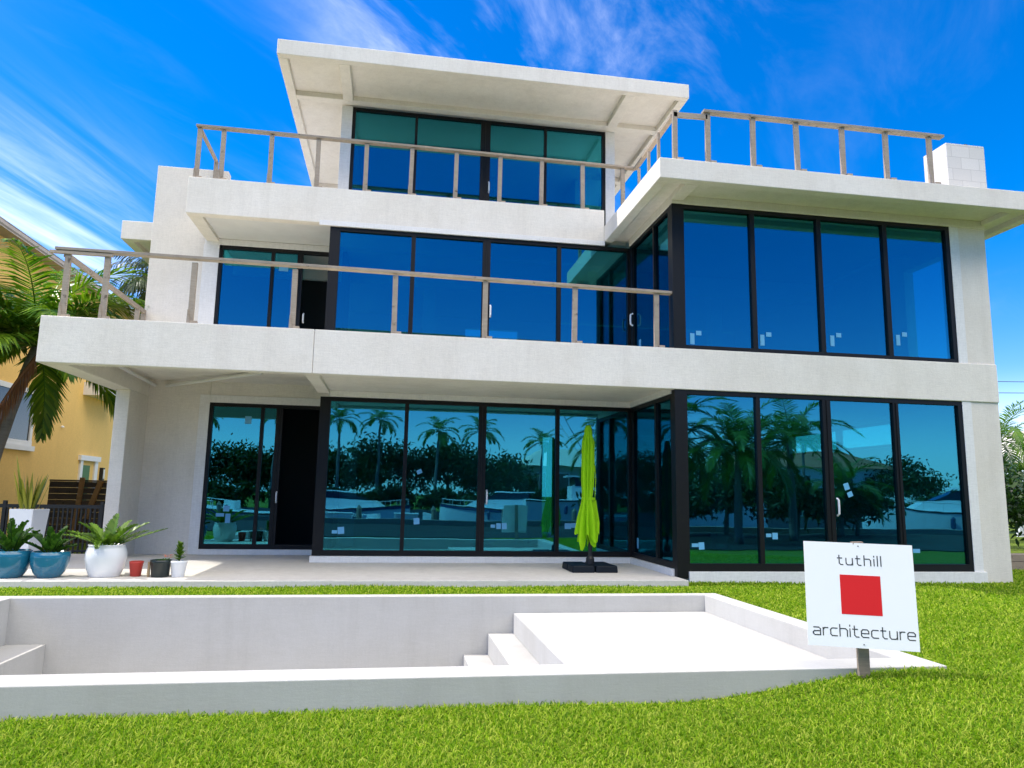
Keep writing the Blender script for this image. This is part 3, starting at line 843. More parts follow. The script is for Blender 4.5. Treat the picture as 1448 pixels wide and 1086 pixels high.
def palm(name, label, base, top, fronds, L, mat='palm', group=None, r0=.16, r1=.10, dead=(), seed=1, nl=42, ll=.5, lw=.04, extra=(), hang=.55, curve=.25, keep=None):
    random.seed(seed)
    t = thing(name, label, 'palm tree', base, group)
    b0, b1 = Vector(base), Vector(top); mid = (b0 + b1) / 2 + Vector((-curve * (b1.x - b0.x), 0, 0))
    pts = []
    for i in range(13):
        s_ = i / 12; pts.append(b0 * (1 - s_) ** 2 + mid * 2 * s_ * (1 - s_) + b1 * s_ * s_)
    mb = MB(); rad = [(r0 * (1 - i / 12) + r1 * i / 12) * (1 + .04 * (i % 2)) for i in range(13)]
    mb.tube(pts, rad, 12); mb.build('trunk', 'bark', t, smooth=True)
    cr_ = MB()
    for k in range(fronds):
        az = k * 2.39996 + random.uniform(-.25, .25); lv = k / max(1, fronds - 1)
        el = R(78) - lv * R(88) + random.uniform(-.12, .12)
        if keep and not keep(az, el): continue
        frond(cr_, b1 + Vector((math.cos(az) * .06, math.sin(az) * .06, .05)), az, el, L * random.uniform(.85, 1.08), R(85) + random.uniform(-.2, .25), nl, ll, lw, hang, .022)
    for az, el, ln, dr in extra:
        frond(cr_, b1 + Vector((0, 0, .03)), az, el, ln, dr, nl, ll, lw, hang, .022)
    cr_.build('crown', mat, t)
    if dead:
        dm = MB()
        for az, el, ln, dr in dead:
            frond(dm, b1 + Vector((.42, -.55, -.05)), az, el, ln, dr, 74, .62, .034, 2.4, .04, vee=-.3)
        dm.build('dead_frond', 'palm_dry', t)
    return t
palm('palm_tree', 'green palm with a hanging brown frond beside the long balcony', (-13.25, 4.75, -.25), (-12.5, 5.0, 4.15), 30, 3.0, 'broad_palm', seed=5, r0=.135, r1=.105,
     extra=((R(150), R(50), 3.1, R(85)), (R(110), R(60), 3.0, R(70)), (R(75), R(55), 2.9, R(75)), (R(35), R(66), 2.6, R(90)), (R(180), R(15), 2.9, R(90)), (R(95), R(75), 3.1, R(55)), (R(200), R(40), 2.8, R(90)), (R(130), R(35), 2.9, R(80)), (R(318), R(28), 2.0, R(125)), (R(170), R(65), 3.0, R(70)), (R(300), R(50), 2.4, R(110)), (R(345), R(62), 2.3, R(105)), (R(240), R(35), 2.5, R(100))),
     dead=((R(214), R(-60), 2.5, R(16)),), nl=60, ll=.80, lw=.058, hang=.75, keep=lambda az, el: not (-70 < (math.degrees(az) + 180) % 360 - 180 < 60 and el < R(50)))
palm('palm_tree', 'distant silvery palm drooping behind the left wall of the house', (-14.0, 18.5, -.3), (-14.25, 18.2, 9.3), 20, 2.3, 'far_palm', seed=8, nl=40, ll=.9, lw=.06, hang=1.5)
palm('palm_tree', 'palm rising over the dark hedge right of the house', (19.6, 14.5, -.3), (19.9, 14.5, 3.6), 18, 2.8, seed=12, nl=40, ll=.7, lw=.05)

def pot(name, label, loc, prof, mat, squash=1, group=None, soil_r=.1, soil_z=.1):
    t = thing(name, label, 'potted plant', loc, group)
    MB().lathe(prof, 36, loc, squash).build('pot', mat, t, smooth=True)
    MB().lathe([(soil_r, soil_z - .02), (soil_r, soil_z), (soil_r * .3, soil_z + .012)], 20, loc).build('soil', 'soil', t)
    return t
def bowl(R_, H, th=.02):
    o = [(R_ * .52, 0), (R_ * .60, .01), (R_ * .80, H * .22), (R_ * .95, H * .5), (R_ * 1.0, H * .78), (R_ * .985, H)]
    return o + [(R_ * .985 - th, H + .004), (R_ * .985 - th * 1.4, H * .8), (R_ * .8, H * .5)]
def zz_plant(t, loc, n, L, seed, mat='zz', spread=.85, lw=.052, ll=.10):
    random.seed(seed); mb = MB(); stm = MB()
    for k in range(n):
        az = k * 2.39996 + random.uniform(-.3, .3); q_ = (k + .5) / n
        el = R(88) - q_ * R(52) * spread
        frond(mb, Vector(loc) + Vector((math.cos(az) * .05, math.sin(az) * .05, 0)), az, el, L * random.uniform(.75, 1.1), R(22) + random.uniform(0, .3), 9, ll, lw, .12, .012, vee=.55, segs=3, start=.15)
    mb.build('leaves', mat, t)
PZ = -.12
b_ = pot('potted_plant', 'leftmost turquoise bowl with a dark glossy plant, cut by the picture edge', (-10.22, -.02, PZ), bowl(.27, .385), 'blue_glaze', soil_r=.22, soil_z=.33, group='turquoise bowls on the patio')
zz_plant(b_, (-10.22, -.02, PZ + .34), 16, .50, 21)
b_ = pot('potted_plant', 'turquoise bowl with a dark glossy plant beside the big white pot', (-9.70, .0, PZ), bowl(.258, .37), 'blue_glaze', soil_r=.21, soil_z=.32, group='turquoise bowls on the patio')
zz_plant(b_, (-9.70, .0, PZ + .33), 15, .40, 33, spread=1.1)
wp = [(.22, 0), (.235, .012), (.29, .14), (.318, .28), (.318, .36), (.295, .44), (.275, .475), (.288, .49), (.288, .505), (.262, .507), (.255, .44), (.27, .35)]
b_ = pot('potted_plant', 'big round white pot with bright spreading fronds', (-8.98, .12, PZ), [(r_ * .89, z_ * .93) for r_, z_ in wp], 'white_glaze', soil_r=.23, soil_z=.42)
random.seed(3); mb = MB()
for az, el, L_, dr in ((R(5), R(24), .80, R(8)), (R(-10), R(34), .6, R(20)), (R(175), R(25), .85, R(30)), (R(190), R(40), .62, R(40)), (R(60), R(60), .5, R(25)), (R(100), R(70), .45, R(20)), (R(140), R(50), .55, R(30)), (R(230), R(55), .45, R(60)), (R(270), R(60), .4, R(130)), (R(300), R(50), .45, R(50)), (R(340), R(55), .55, R(35)), (R(30), R(45), .6, R(20)), (R(120), R(30), .6, R(30)), (R(200), R(65), .5, R(40)), (R(80), R(82), .5, R(20))):
    frond(mb, Vector((-8.98 + math.cos(az) * .06, .12 + math.sin(az) * .06, PZ + .42)), az, el, L_, dr, 19, .125, .036, .1, .009, vee=.35, segs=3, start=.14)
mb.build('leaves', 'zamia', b_)
b_ = pot('potted_plant', 'small empty looking red clay pot of soil', (-8.545, .12, PZ), [(.068, 0), (.073, .005), (.095, .18), (.098, .2), (.1, .222), (.09, .224), (.086, .19)], 'red_glaze', soil_r=.088, soil_z=.195)
b_ = pot('potted_plant', 'small dark pot with low leaves and pink flowers', (-8.18, .06, PZ), [(.12, 0), (.125, .01), (.14, .2), (.152, .21), (.15, .25), (.138, .252), (.13, .2)], 'dark_glaze', soil_r=.13, soil_z=.225)
random.seed(9); mb = MB()
for k in range(60):
    a = random.uniform(0, 6.28); rr = random.uniform(0, .12)
    leaf_strip(mb, (-8.18 + rr * math.cos(a), .06 + rr * math.sin(a), PZ + .23), (math.cos(a), math.sin(a), random.uniform(.2, .9)), (0, 0, 1), random.uniform(.05, .09), .03, 3, .3)
mb.build('leaves', 'zz', b_)
mb = MB()
for k in range(26):
    a = random.uniform(0, 6.28); c = Vector((-8.09 + random.uniform(-.05, .06), .06 + random.uniform(-.05, .05), PZ + .27 + random.uniform(0, .06)))
    leaf_strip(mb, c, (math.cos(a), math.sin(a), .5), (0, 0, 1), .028, .022, 2, .2)
mb.build('flowers', 'petal', b_)
MB().box(-8.355, -8.325, .02, .06, PZ, PZ + .22).build('stick', 'tan', b_)
b_ = pot('potted_plant', 'small white pot with one upright leafy stem beside the dark pot', (-7.925, .06, PZ), [(.085, 0), (.09, .006), (.115, .2), (.122, .215), (.122, .24), (.11, .242), (.105, .2)], 'white_glaze', soil_r=.1, soil_z=.22)
random.seed(14); mb = MB(); bz = Vector((-7.925, .06, PZ + .22))
mb.tube([bz, bz + Vector((.01, 0, .2)), bz + Vector((-.005, 0, .27))], [.012, .009, .004], 6)
for k in range(44):
    q_ = k / 44; a = k * 2.4; p = bz + Vector((0, 0, .02 + q_ * .25))
    leaf_strip(mb, p, (math.cos(a), math.sin(a), .35 + q_), (0, 0, 1),   .14 * (1 - q_ * .5), .05, 3, .15)
mb.build('leaves', 'zamia', b_)
pl = thing('tall_planter', 'tall white tapered planter with yellow edged snake plant by the black fence', 'planter', (-10.98, 2.1, -.2))
def sq(cx, cy, hw, z, rot): return [(cx + hw * math.sqrt(2) * math.cos(rot + R(45) + k * math.pi / 2), cy + hw * math.sqrt(2) * math.sin(rot + R(45) + k * math.pi / 2), z) for k in range(4)]
mb = MB(); mb.hexa(sq(-10.98, 2.1, .15, -.22, R(-12)), sq(-10.98, 2.1, .215, .80, R(-12))); mb.build('pot', 'white_glaze', pl, bevel=.012)
random.seed(17); mb = MB()
for k in range(34):
    a = random.uniform(0, 6.28); rr = random.uniform(0, .15)
    leaf_strip(mb, (-10.98 + rr * math.cos(a), 2.1 + rr * math.sin(a), .78), (math.cos(a) * .28, math.sin(a) * .28, 1), (math.sin(a * 3), math.cos(a * 3), .1), random.uniform(.4, .72), .045, 5, random.uniform(-.05, .12))
leaf_strip(mb, (-11.06, 2.05, .78), (-.22, 0, 1), (.3, 1, 0), .98, .045, 5, .0)
mb.build('leaves', 'snake', pl)

# ------------------------------------------------------------------ left neighbour, fences
nb = thing('neighbour_house', 'yellow stucco house with grey tiled roof behind the palm', 'house', (-19, 14, 0))
mb = MB(); mb.box(-24, -15.0, 2.5, 26, -.3, 7.6); mb.build('wall', 'yellow', nb)
mb = MB(); mb.hexa([(-24.4, 2.0, 7.55), (-14.6, 2.0, 7.55), (-14.6, 26.5, 7.55), (-24.4, 26.5, 7.55)], [(-24.4, 2.0, 7.75), (-14.6, 2.0, 7.75), (-14.6, 26.5, 7.75), (-24.4, 26.5, 7.75)])
mb.hexa([(-24.4, 2.0, 7.752), (-14.6, 2.0, 7.752), (-14.6, 26.5, 7.752), (-24.4, 26.5, 7.752)], [(-19.7, 7, 9.0), (-19.3, 7, 9.0), (-19.3, 21, 9.0), (-19.7, 21, 9.0)])
mb.build('roof', 'grey_tile', nb)
def nbwin(y0, y1, z0, z1, frm=.14, mat='house_glass'):
    f = MB()
    f.box(-15.0, -14.94, y0, y1, z0, z0 + frm); f.box(-15.0, -14.95, y0, y1, z1 - frm, z1); f.box(-15.0, -14.95, y0, y0 + frm, z0 + frm, z1 - frm); f.box(-15.0, -14.95, y1 - frm, y1, z0 + frm, z1 - frm)
    f.box(-15.0, -14.9, y0 - .12, y1 + .12, z0 - .14, z0)
    o = f.build('window', 'white_paint', nb)
    MB().box(-15.0, -14.985, y0 + frm, y1 - frm, z0 + frm, z1 - frm).build('pane', mat, o)
nbwin(8.4, 10.7, 2.3, 3.9, mat='boat_glass')
dr = MB(); dr.box(-15, -14.94, 14.15, 14.35, .2, 2.05); dr.box(-15, -14.94, 15.35, 15.6, .2, 2.05); dr.box(-15, -14.9, 14.05, 15.7, 2.05, 2.22)
dro = dr.build('door', 'white_paint', nb)
MB().box(-15, -14.97, 14.35, 15.0, .2, 1.9).build('door_leaf', 'green_door', dro)
lm = MB(); lm.box(-15, -14.88, 15.92, 16.08, 1.42, 1.86); lo = lm.build('wall_lamp', 'black_metal', nb)
MB().box(-14.9, -14.86, 15.95, 16.05, 1.48, 1.8).build('lamp_glass', 'white_paint', lo)
MB().box(-15, -14.3, 13.9, 16.0, 4.2, 4.62).build('ledge', 'white_paint', nb)
MB().lathe([(.06, 0), (.05, .04), (.0, .06)], 10, (-14.98, 12.6, 3.0)).build('vent', 'white_paint', nb)

fe = thing('picket_fence', 'black metal picket fence behind the tall white planter', 'fence', (-12, 4.2, -.2))
fp = MB()
x = -17.0
while x < -10.2:
    fp.box(x, x + .028, 4.185, 4.215, -.2, .80); x += .085
fp.build('pickets', 'black_metal', fe)
fr_ = MB(); fr_.box(-17, -10.1, 4.17, 4.23, .76, .80 + .03); fr_.box(-17, -10.1, 4.171, 4.229, -.1, -.06)
fr_.build('rails', 'black_metal', fe)
for x in (-16, -14.2, -12.4, -10.6):
    MB().box(x, x + .06, 4.165, 4.235, -.25, .9).build('post', 'black_metal', fe)
bf = thing('board_fence', 'brown horizontal board fence in front of the yellow wall', 'fence', (-12, 8.2, -.2))
mb = MB()
for k in range(10):
    mb.box(-13.3, -10.2, 8.2, 8.235, -.2 + k * .152, -.2 + k * .152 + .147)
mb.build('boards', 'brown_board', bf)
MB().bar((-12.62, 8.15, -.2), (-12.52, 8.15, 1.42), .11, .06, (0, 1, 0)).build('post', 'post_wood', bf)
MB().bar((-12.36, 8.15, .4), (-12.08, 8.15, 1.34), .12, .06, (0, 1, 0)).build('post', 'post_wood', bf)
MB().box(-13.3, -10.2, 8.18, 8.26, 1.32, 1.36).build('cap', 'brown_board', bf)

# dark shrubs, broad trees
def clump_cloud(mb, c, rad, n, size, seed, fl=1.0, clumps=26):
    r_ = np.random.default_rng(seed)
    cs = []
    for k in range(clumps):
        d = r_.normal(size=3); d /= np.linalg.norm(d); d[2] = abs(d[2]) * 1.1 - .25
        cs.append(np.array(c) + d * np.array(rad) * r_.uniform(.45, 1.0))
    for k in range(n):
        b0 = cs[k % clumps]; p = b0 + r_.normal(size=3) * np.array(rad) * .17
        d = r_.normal(size=3); nn = r_.normal(size=3) + np.array([0, 0, 1.0])
        leaf_strip(mb, p, d, nn, size * r_.uniform(.7, 1.4), size * .45, 2, .4)
def tree(name, label, x, y, z0, h, rad, n, size, seed, group=None, cat='tree', trunk=.22, mat='foliage'):
    t = thing(name, label, cat, (x, y, z0), group)
    tb = MB(); top = Vector((x, y, z0 + h * .6)); tb.tube([(x, y, z0), (x + .1, y, z0 + h * .3), top], [trunk, trunk * .8, trunk * .5], 8)
    for k in range(5):
        a = k * 1.3 + seed; tb.tube([(x + .05, y, z0 + h * .35), top + Vector((math.cos(a) * rad[0] * .55, math.sin(a) * rad[1] * .55, h * .08))], [trunk * .5, trunk * .15], 6)
    tb.build('trunk', 'bark', t, smooth=True)
    mb = MB(); clump_cloud(mb, (x, y, z0 + h - rad[2]), rad, n, size, seed); mb.build('crown', mat, t)
    return t
for k, (x, y, h, lab) in enumerate(((11.3, 6.0, 2.7, 'dense dark shrub nearest the right corner of the house'), (14.2, 9.0, 3.2, 'dense dark shrub behind the one by the house corner'), (17.3, 12.5, 3.3, 'farther dark shrub below the palm fronds'), (13.6, 4.2, 2.3, 'low dark shrub at the right picture edge'))):
    tree('shrub', lab, x, y, -.3, h, (1.7, 1.5, h * .5), 2600, .2, 40 + k, 'dark shrubs right of the house', 'shrub', .1)
ph = thing('garden_pavilion', 'pale roofed garden pavilion beyond the dark shrubs', 'pavilion', (25, 19, 0))
mb = MB(); mb.hexa([(21.5, 15.5, 2.9), (28.5, 15.5, 2.9), (28.5, 21.5, 2.9), (21.5, 21.5, 2.9)], [(24.7, 18.2, 4.6), (25.3, 18.2, 4.6), (25.3, 18.8, 4.6), (24.7, 18.8, 4.6)])
mb.build('roof', 'pale_tile', ph)
for x, y in ((21.8, 15.8), (28.2, 15.8), (28.2, 21.2), (21.8, 21.2)):
    MB().box(x - .1, x + .1, y - .1, y + .1, -.3, 2.9).build('post', 'white_paint', ph)
sk = tag(MB().build('timber_stack', 'stake') if False else (lambda m_: (m_.box(7.6, 11, 2.2, 2.6, -.23, -.05), m_.box(7.7, 11.2, 2.2, 2.62, -.04, .1), m_.build('timber_stack', 'stake'))[2])(MB()), 'low stack of grey timber planks at the right house corner', 'timber')
pw = MB()
for zz_, yy in ((7.6, 22.0), (7.0, 22.3)):
    pw.tube([(8 + k * 4, yy + k * .3, zz_ + .035 * (k - 4) ** 2 * .5 - .3 + k * .12) for k in range(9)], .02, 5, False)
tag(pw.build('power_line', 'black_metal'), 'thin dark overhead wires at the right edge of the sky', 'cable')

# ------------------------------------------------------------------ canal side, seen in the glass
sw = MB(); sw.box(-120, 120, -20.5, -20, -2.4, -.15); sw = sw.build('seawall', 'seawall'); tag(sw, 'low grey concrete seawall along the canal behind the camera', 'wall')
s2 = MB(); s2.box(-120, 120, -46.9, -46.5, -2.4, -.35); s2 = s2.build('seawall', 'seawall'); tag(s2, 'far concrete seawall on the opposite bank of the canal', 'wall')
def boat(label, x, y, L, Wd, H, z=-1.75, rot=0, cabin=True, tower=False, stripe=False, screen=True):
    t = thing('motor_boat', label, 'boat', (x, y, z))
    def T(px_, py_, pz_):
        c, s_ = math.cos(rot), math.sin(rot); return (x + px_ * c - py_ * s_, y + px_ * s_ + py_ * c, z + pz_)
    N = 16; mb = MB(); sec = []
    for i in range(N + 1):
        u = i / N; wdt = Wd / 2 * (min(1, (1 - u) * 2.2) ** .6 if u > .5 else 1) ; wdt = max(wdt, .03)
        dk = H * (1 + .30 * u ** 2); kl = -.25 + (.9 * H * max(0, u - .75) * 3)
        sec.append([(u * L, -wdt, dk), (u * L + .1, -wdt * .82, H * .35), (u * L, 0, kl), (u * L + .1, wdt * .82, H * .35), (u * L, wdt, dk)])
    vs = [T(*p) for s_ in sec for p in s_]; fs = []
    for i in range(N):
        for k in range(4): fs.append((i * 5 + k, (i + 1) * 5 + k, (i + 1) * 5 + k + 1, i * 5 + k + 1))
        fs.append((i * 5 + 4, (i + 1) * 5 + 4, (i + 1) * 5, i * 5))
    fs.append((0, 1, 2, 3, 4)); mb.add(vs, fs); mb.build('hull', 'boat_white', t)
    if stripe:
        sm = MB()
        for i in range(N):
            for sg in (0, 4):
                a = Vector(sec[i][sg]); b0 = Vector(sec[i + 1][sg]); o = Vector((0, -.02 if sg == 0 else .02, 0))
                sm.add([T(*(a + o - Vector((0, 0, .1)))), T(*(b0 + o - Vector((0, 0, .1)))), T(*(b0 + o - Vector((0, 0, .28)))), T(*(a + o - Vector((0, 0, .28))))], [(0, 1, 2, 3)])
        sm.build('stripe', 'boat_blue', t)
    if cabin:
        c0, c1 = .22 * L, .68 * L; w2 = Wd * .36
        m2 = MB(); m2.hexa([T(c0, -w2, H), T(c1 + .1 * L, -w2 * .6, H * 1.1), T(c1 + .1 * L, w2 * .6, H * 1.1), T(c0, w2, H)], [T(c0, -w2 * .9, H + .9), T(c1, -w2 * .55, H + .75), T(c1, w2 * .55, H + .75), T(c0, w2 * .9, H + .9)])
        m2.build('cabin', 'boat_white', t)
        m3 = MB(); m3.hexa([T(c0 + .2, -w2 * .92, H + .9), T(c1 * .92, -w2 * .56, H + .8), T(c1 * .92, w2 * .56, H + .8), T(c0 + .2, w2 * .92, H + .9)], [T(c0 + .1, -w2 * .8, H + 1.45), T(c1 * .72, -w2 * .6, H + 1.35), T(c1 * .72, w2 * .6, H + 1.35), T(c0 + .1, w2 * .8, H + 1.45)])
        m3.build('windscreen', 'boat_glass', t)
        m4 = MB(); m4.hexa([T(c0 - .3, -w2 * .9, H + 1.45), T(c1 * .78, -w2 * .65, H + 1.4), T(c1 * .78, w2 * .65, H + 1.4), T(c0 - .3, w2 * .9, H + 1.45)], [T(c0 - .3, -w2 * .9, H + 1.55), T(c1 * .76, -w2 * .6, H + 1.5), T(c1 * .76, w2 * .6, H + 1.5), T(c0 - .3, w2 * .9, H + 1.55)])
        m4.build('hardtop', 'boat_white', t)
    else:
        m2 = MB(); m2.hexa([T(.4 * L, -.35, H * .7), T(.52 * L, -.35, H * .7), T(.52 * L, .35, H * .7), T(.4 * L, .35, H * .7)], [T(.4 * L, -.3, H + .6), T(.48 * L, -.3, H + .6), T(.48 * L, .3, H + .6), T(.4 * L, .3, H + .6)])
        m2.build('console', 'boat_white', t)
        m3 = MB(); m3.hexa([T(.02, -.25, H * .5), T(-.5, -.25, H * .4), T(-.5, .25, H * .4), T(.02, .25, H * .5)], [T(.02, -.22, H + .75), T(-.45, -.22, H + .7), T(-.45, .22, H + .7), T(.02, .22, H + .75)])
        m3.build('outboard', 'boat_white', t)
    rr_ = MB()
    for sg in (0, 4):
        rr_.tube([T(*(Vector(sec[i][sg]) - Vector((0, 0, .05)))) for i in range(N + 1)], .045, 6, False)
    rr_.build('rub_rail', 'black_metal', t)
    for i in (3, 6, 9):
        for sg in (0, 4):
            p_ = Vector(sec[i][sg]) + Vector((0, (-.1 if sg == 0 else .1), -.55))
            MB().lathe([(.02, -.32), (.1, -.25), (.1, .2), (.02, .3)], 10, T(*p_)).build('fender', 'boat_blue', t)
    rl = MB()
    for sg in (-1, 1):
        pts = [T(u * L, sg * Wd / 2 * .93 * (min(1, (1 - u) * 2.2) ** .6 if u > .5 else 1), H * (1 + .3 * u * u) + .42) for u in (.5, .6, .7, .8, .9, .98)]
        rl.tube(pts, .022, 6, False)
        for k, u in enumerate((.5, .6, .7, .8, .9, .98)): rl.tube([pts[k], (pts[k][0], pts[k][1], pts[k][2] - .42)], .016, 5, False)
    rl.build('bow_rail', 'metal_white', t)
    if tower:
        tw = MB(); b0, b1 = .3 * L, .5 * L
        for sx in (b0, b1):
            for sy in (-1, 1): tw.tube([T(sx, sy * Wd * .36, H + .9), T(.4 * L + (sx - .4 * L) * .35, sy * .45, H + 5.2)], .045, 6)
        for q in (.35, .7, 1.0):
            zz2 = H + .9 + 4.3 * q; hw = Wd * .36 * (1 - q) + .45 * q; hx = .1 * L * (1 - q * .65)
            tw.tube([T(.4 * L - hx, -hw, zz2), T(.4 * L + hx, -hw, zz2), T(.4 * L + hx, hw, zz2), T(.4 * L - hx, hw, zz2), T(.4 * L - hx, -hw, zz2)], .035, 6, False)
        tw.tube([T(.3 * L, -Wd * .36, H + .9), T(.44 * L, -.5, H + 4)], .03, 6); tw.tube([T(.5 * L, -Wd * .36, H + .9), T(.36 * L, -.5, H + 4)], .03, 6)
        tw.tube([T(.35 * L, -.9, H + 1.4), T(.1 * L, -2.2, H + 7.0)], .03, 5); tw.tube([T(.35 * L, .9, H + 1.4), T(.1 * L, 2.2, H + 7.0)], .03, 5)
        tw.build('tower', 'metal_white', t)
        m5 = MB(); m5.hexa([T(.3 * L, -.7, H + 5.2), T(.5 * L, -.7, H + 5.2), T(.5 * L, .7, H + 5.2), T(.3 * L, .7, H + 5.2)], [T(.3 * L, -.7, H + 5.3), T(.5 * L, -.7, H + 5.3), T(.5 * L, .7, H + 5.3), T(.3 * L, .7, H + 5.3)])
        m5.build('tower_top', 'boat_white', t)
    return t
boat('white cabin cruiser moored behind the camera to the right, mirrored in the corner glass', 29.5, -21.6, 9.2, 3.0, 2.2, rot=R(202), stripe=False)
boat('white sport fishing boat with a tall pipe tower, mirrored beside the parasol', 3.5, -29.0, 13, 4.2, 2.6, tower=True, rot=R(8))
boat('low open white boat with outboard, mirrored in the middle glass', -3.0, -23.2, 6.5, 2.2, 1.1, rot=R(200), stripe=True, cabin=False)
boat('white boat with dark blue stripe, mirrored in the sliding door', -10.5, -22.2, 7.5, 2.6, 1.7, rot=R(200), stripe=True, cabin=False)
boat('small white cruiser moored across the canal', -12, -43.5, 9, 3.0, 1.5, rot=R(15), stripe=True)
boat('white cruiser moored across the canal near the pale house', 9, -43.5, 10, 3.2, 1.6, rot=R(195), stripe=True)
dk = thing('dock', 'narrow timber dock along the near seawall', 'dock', (-4, -20.8, -.4))
mb = MB()
for k in range(64): mb.box(-14 + k * .3, -14 + k * .3 + .28, -21.8, -20.5, -.55, -.5)
mb.build('decking', 'stake', dk)
for k in range(6):
    MB().lathe([(.14, 0), (.14, 2.9), (.15, 2.92), (.03, 3.1)], 12, (-14 + k * 3.8, -22.0, -2.6)).build('piling', 'stake', dk)
for x, y, lab in ((-7.3, -20.9, 'white dock locker nearest the sliding door reflection'), (-4.0, -21.0, 'white dock locker in the middle of the dock')):
    bx_ = thing('dock_locker', lab, 'locker', (x, y, -.5))
    MB().box(x - .6, x + .6, y - .3, y + .3, -.5, .05).build('box', 'boat_white', bx_, bevel=.03); MB().box(x - .63, x + .63, y - .33, y + .33, .05, .13).build('lid', 'boat_white', bx_, bevel=.03)
# opposite bank: palms, broad trees and houses
random.seed(77)
kinds = []
for k, (x, y, h) in enumerate(((-30, -50, 6), (-22.5, -49, 8.4), (-15.5, -32.6 - 16, 8.6), (-9.5, -49, 8.0), (-6.2, -51, 8.2), (-1.0, -49.5, 7.2), (3.5, -50.5, 7.4), (8.5, -49, 6.4), (17, -50, 7.0), (24, -49, 6.0), (33, -51, 7.4))):
    palm('palm_tree', 'palm number %d from the left on the far bank, mirrored in the glass' % (k + 1) if False else
         ('slim palm on the far canal bank, %s' % ['far left', 'left of the sliding door reflection', 'tallest on the left', 'beside the low boat', 'pair palm by the bushy trees', 'short one above the bushy trees', 'short one in the middle', 'short one before the pale house', 'tall one right of the pale house', 'near the red roofed house', 'tallest on the right'][k]),
         (x, y, -.5), (x + random.uniform(-.6, .6), y, h - .6), 14, 2.3, seed=100 + k, nl=22, ll=.8, lw=.09, group='palms on the far canal bank')
for k, (x, y, h, rd, lab) in enumerate(((-26, -53, 6.9, 4.5, 'leftmost'), (-19, -53, 6.3, 4.2, 'second from the left'), (-12.5, -53.5, 6.4, 4.2, 'behind the low boat'), (-6, -54, 6.7, 4.2, 'largest in the middle'), (0.5, -54, 7.0, 4.5, 'right of the largest'), (6.5, -55, 5.6, 4, 'left of the pale house'), (21, -54, 6.2, 4.2, 'right of the pale house'), (28.5, -54, 5.6, 4.5, 'by the red roofed house'), (47, -56, 6, 5, 'rightmost'))):
    tree('broad_tree', 'round leafy tree on the far canal bank, %s' % lab, x, y, -.5, h, (rd, 2.4, h * .5), 5200, .42, 200 + k, 'broad trees on the far canal bank')
mb = MB()
for k in range(34):
    clump_cloud(mb, (-44 + k * 2.9, -47.6 - (k % 3) * .9, .5), (2.0, 1.0, 1.5 + .5 * math.sin(k * 2.3)), 1000, .42, 500 + k, clumps=9)
fw = mb.build('undergrowth', 'foliage', kind='stuff')
def far_house(label, x0, x1, y0, y1, h, roofmat, wallmat):
    t = thing('canal_house', label, 'house', ((x0 + x1) / 2, (y0 + y1) / 2, -.5), 'houses across the canal')
    MB().box(x0, x1, y0, y1, -.5, h).build('wall', wallmat, t)
    cx, cy = (x0 + x1) / 2, (y0 + y1) / 2
    MB().hexa([(x0 - .6, y0 - .6, h), (x1 + .6, y0 - .6, h), (x1 + .6, y1 + .6, h), (x0 - .6, y1 + .6, h)], [(x0 + 2.5, cy - .3, h + 2), (x1 - 2.5, cy - .3, h + 2), (x1 - 2.5, cy + .3, h + 2), (x0 + 2.5, cy + .3, h + 2)]).build('roof', roofmat, t)
    n = int((x1 - x0) / 2.4)
    for i in range(n):
        xx = x0 + .9 + i * 2.4
        f = MB(); f.box(xx, xx + 1.2, y1, y1 + .05, .5, h - .7); o = f.build('window', 'white_paint', t)
        MB().box(xx + .1, xx + 1.1, y1 + .05, y1 + .06, .6, h - .8).build('pane', 'boat_glass', o)
far_house('pale cream house across the canal, mirrored near the parasol', 9, 20, -66, -58, 4.2, 'pale_tile', 'cream')
far_house('white house with red tiled roof across the canal, mirrored at the right', 30, 46, -66, -56, 4.4, 'red_tile', 'white_paint')
far_house('cream house with grey roof across the canal at the left', -40, -29, -66, -58, 4.0, 'grey_tile', 'cream')
# garden palms between the house and the canal, mirrored in the corner glass
palm('palm_tree', 'bushy garden palm on the lawn behind the camera, mirrored in the corner glass', (7.4, -12.6, -.4), (7.5, -12.6, 2.9), 30, 2.9, seed=61, nl=44, ll=.6, lw=.05)
palm('palm_tree', 'second garden palm behind the camera, right of the bushy one', (10.6, -14.5, -.4), (10.6, -14.5, 3.4), 26, 2.9, seed=62, nl=40, ll=.6, lw=.05)
palm('palm_tree', 'leftmost garden palm behind the camera, beside the corner post reflection', (5.4, -14.2, -.4), (5.3, -14.2, 3.6), 28, 2.9, seed=66, nl=44, ll=.7, lw=.055)
palm('palm_tree', 'low garden palm behind the camera close to the seawall', (14.6, -17.5, -.4), (14.7, -17.5, 1.6), 18, 2.4, seed=63, nl=40, ll=.6, lw=.05)

for k, (x, y, h, lab) in enumerate(((6.4, -17.6, 2.6, 'leftmost'), (9.6, -18.2, 3.3, 'second from the left'), (12.8, -18.0, 2.9, 'third from the left'), (16.0, -18.4, 2.4, 'rightmost'))):
    tree('shrub', 'dense garden shrub by the near seawall, %s of the row' % lab, x, y, -.45, h, (2.0, 1.2, h * .5), 2600, .26, 300 + k, 'garden shrubs by the seawall', 'shrub', .1)
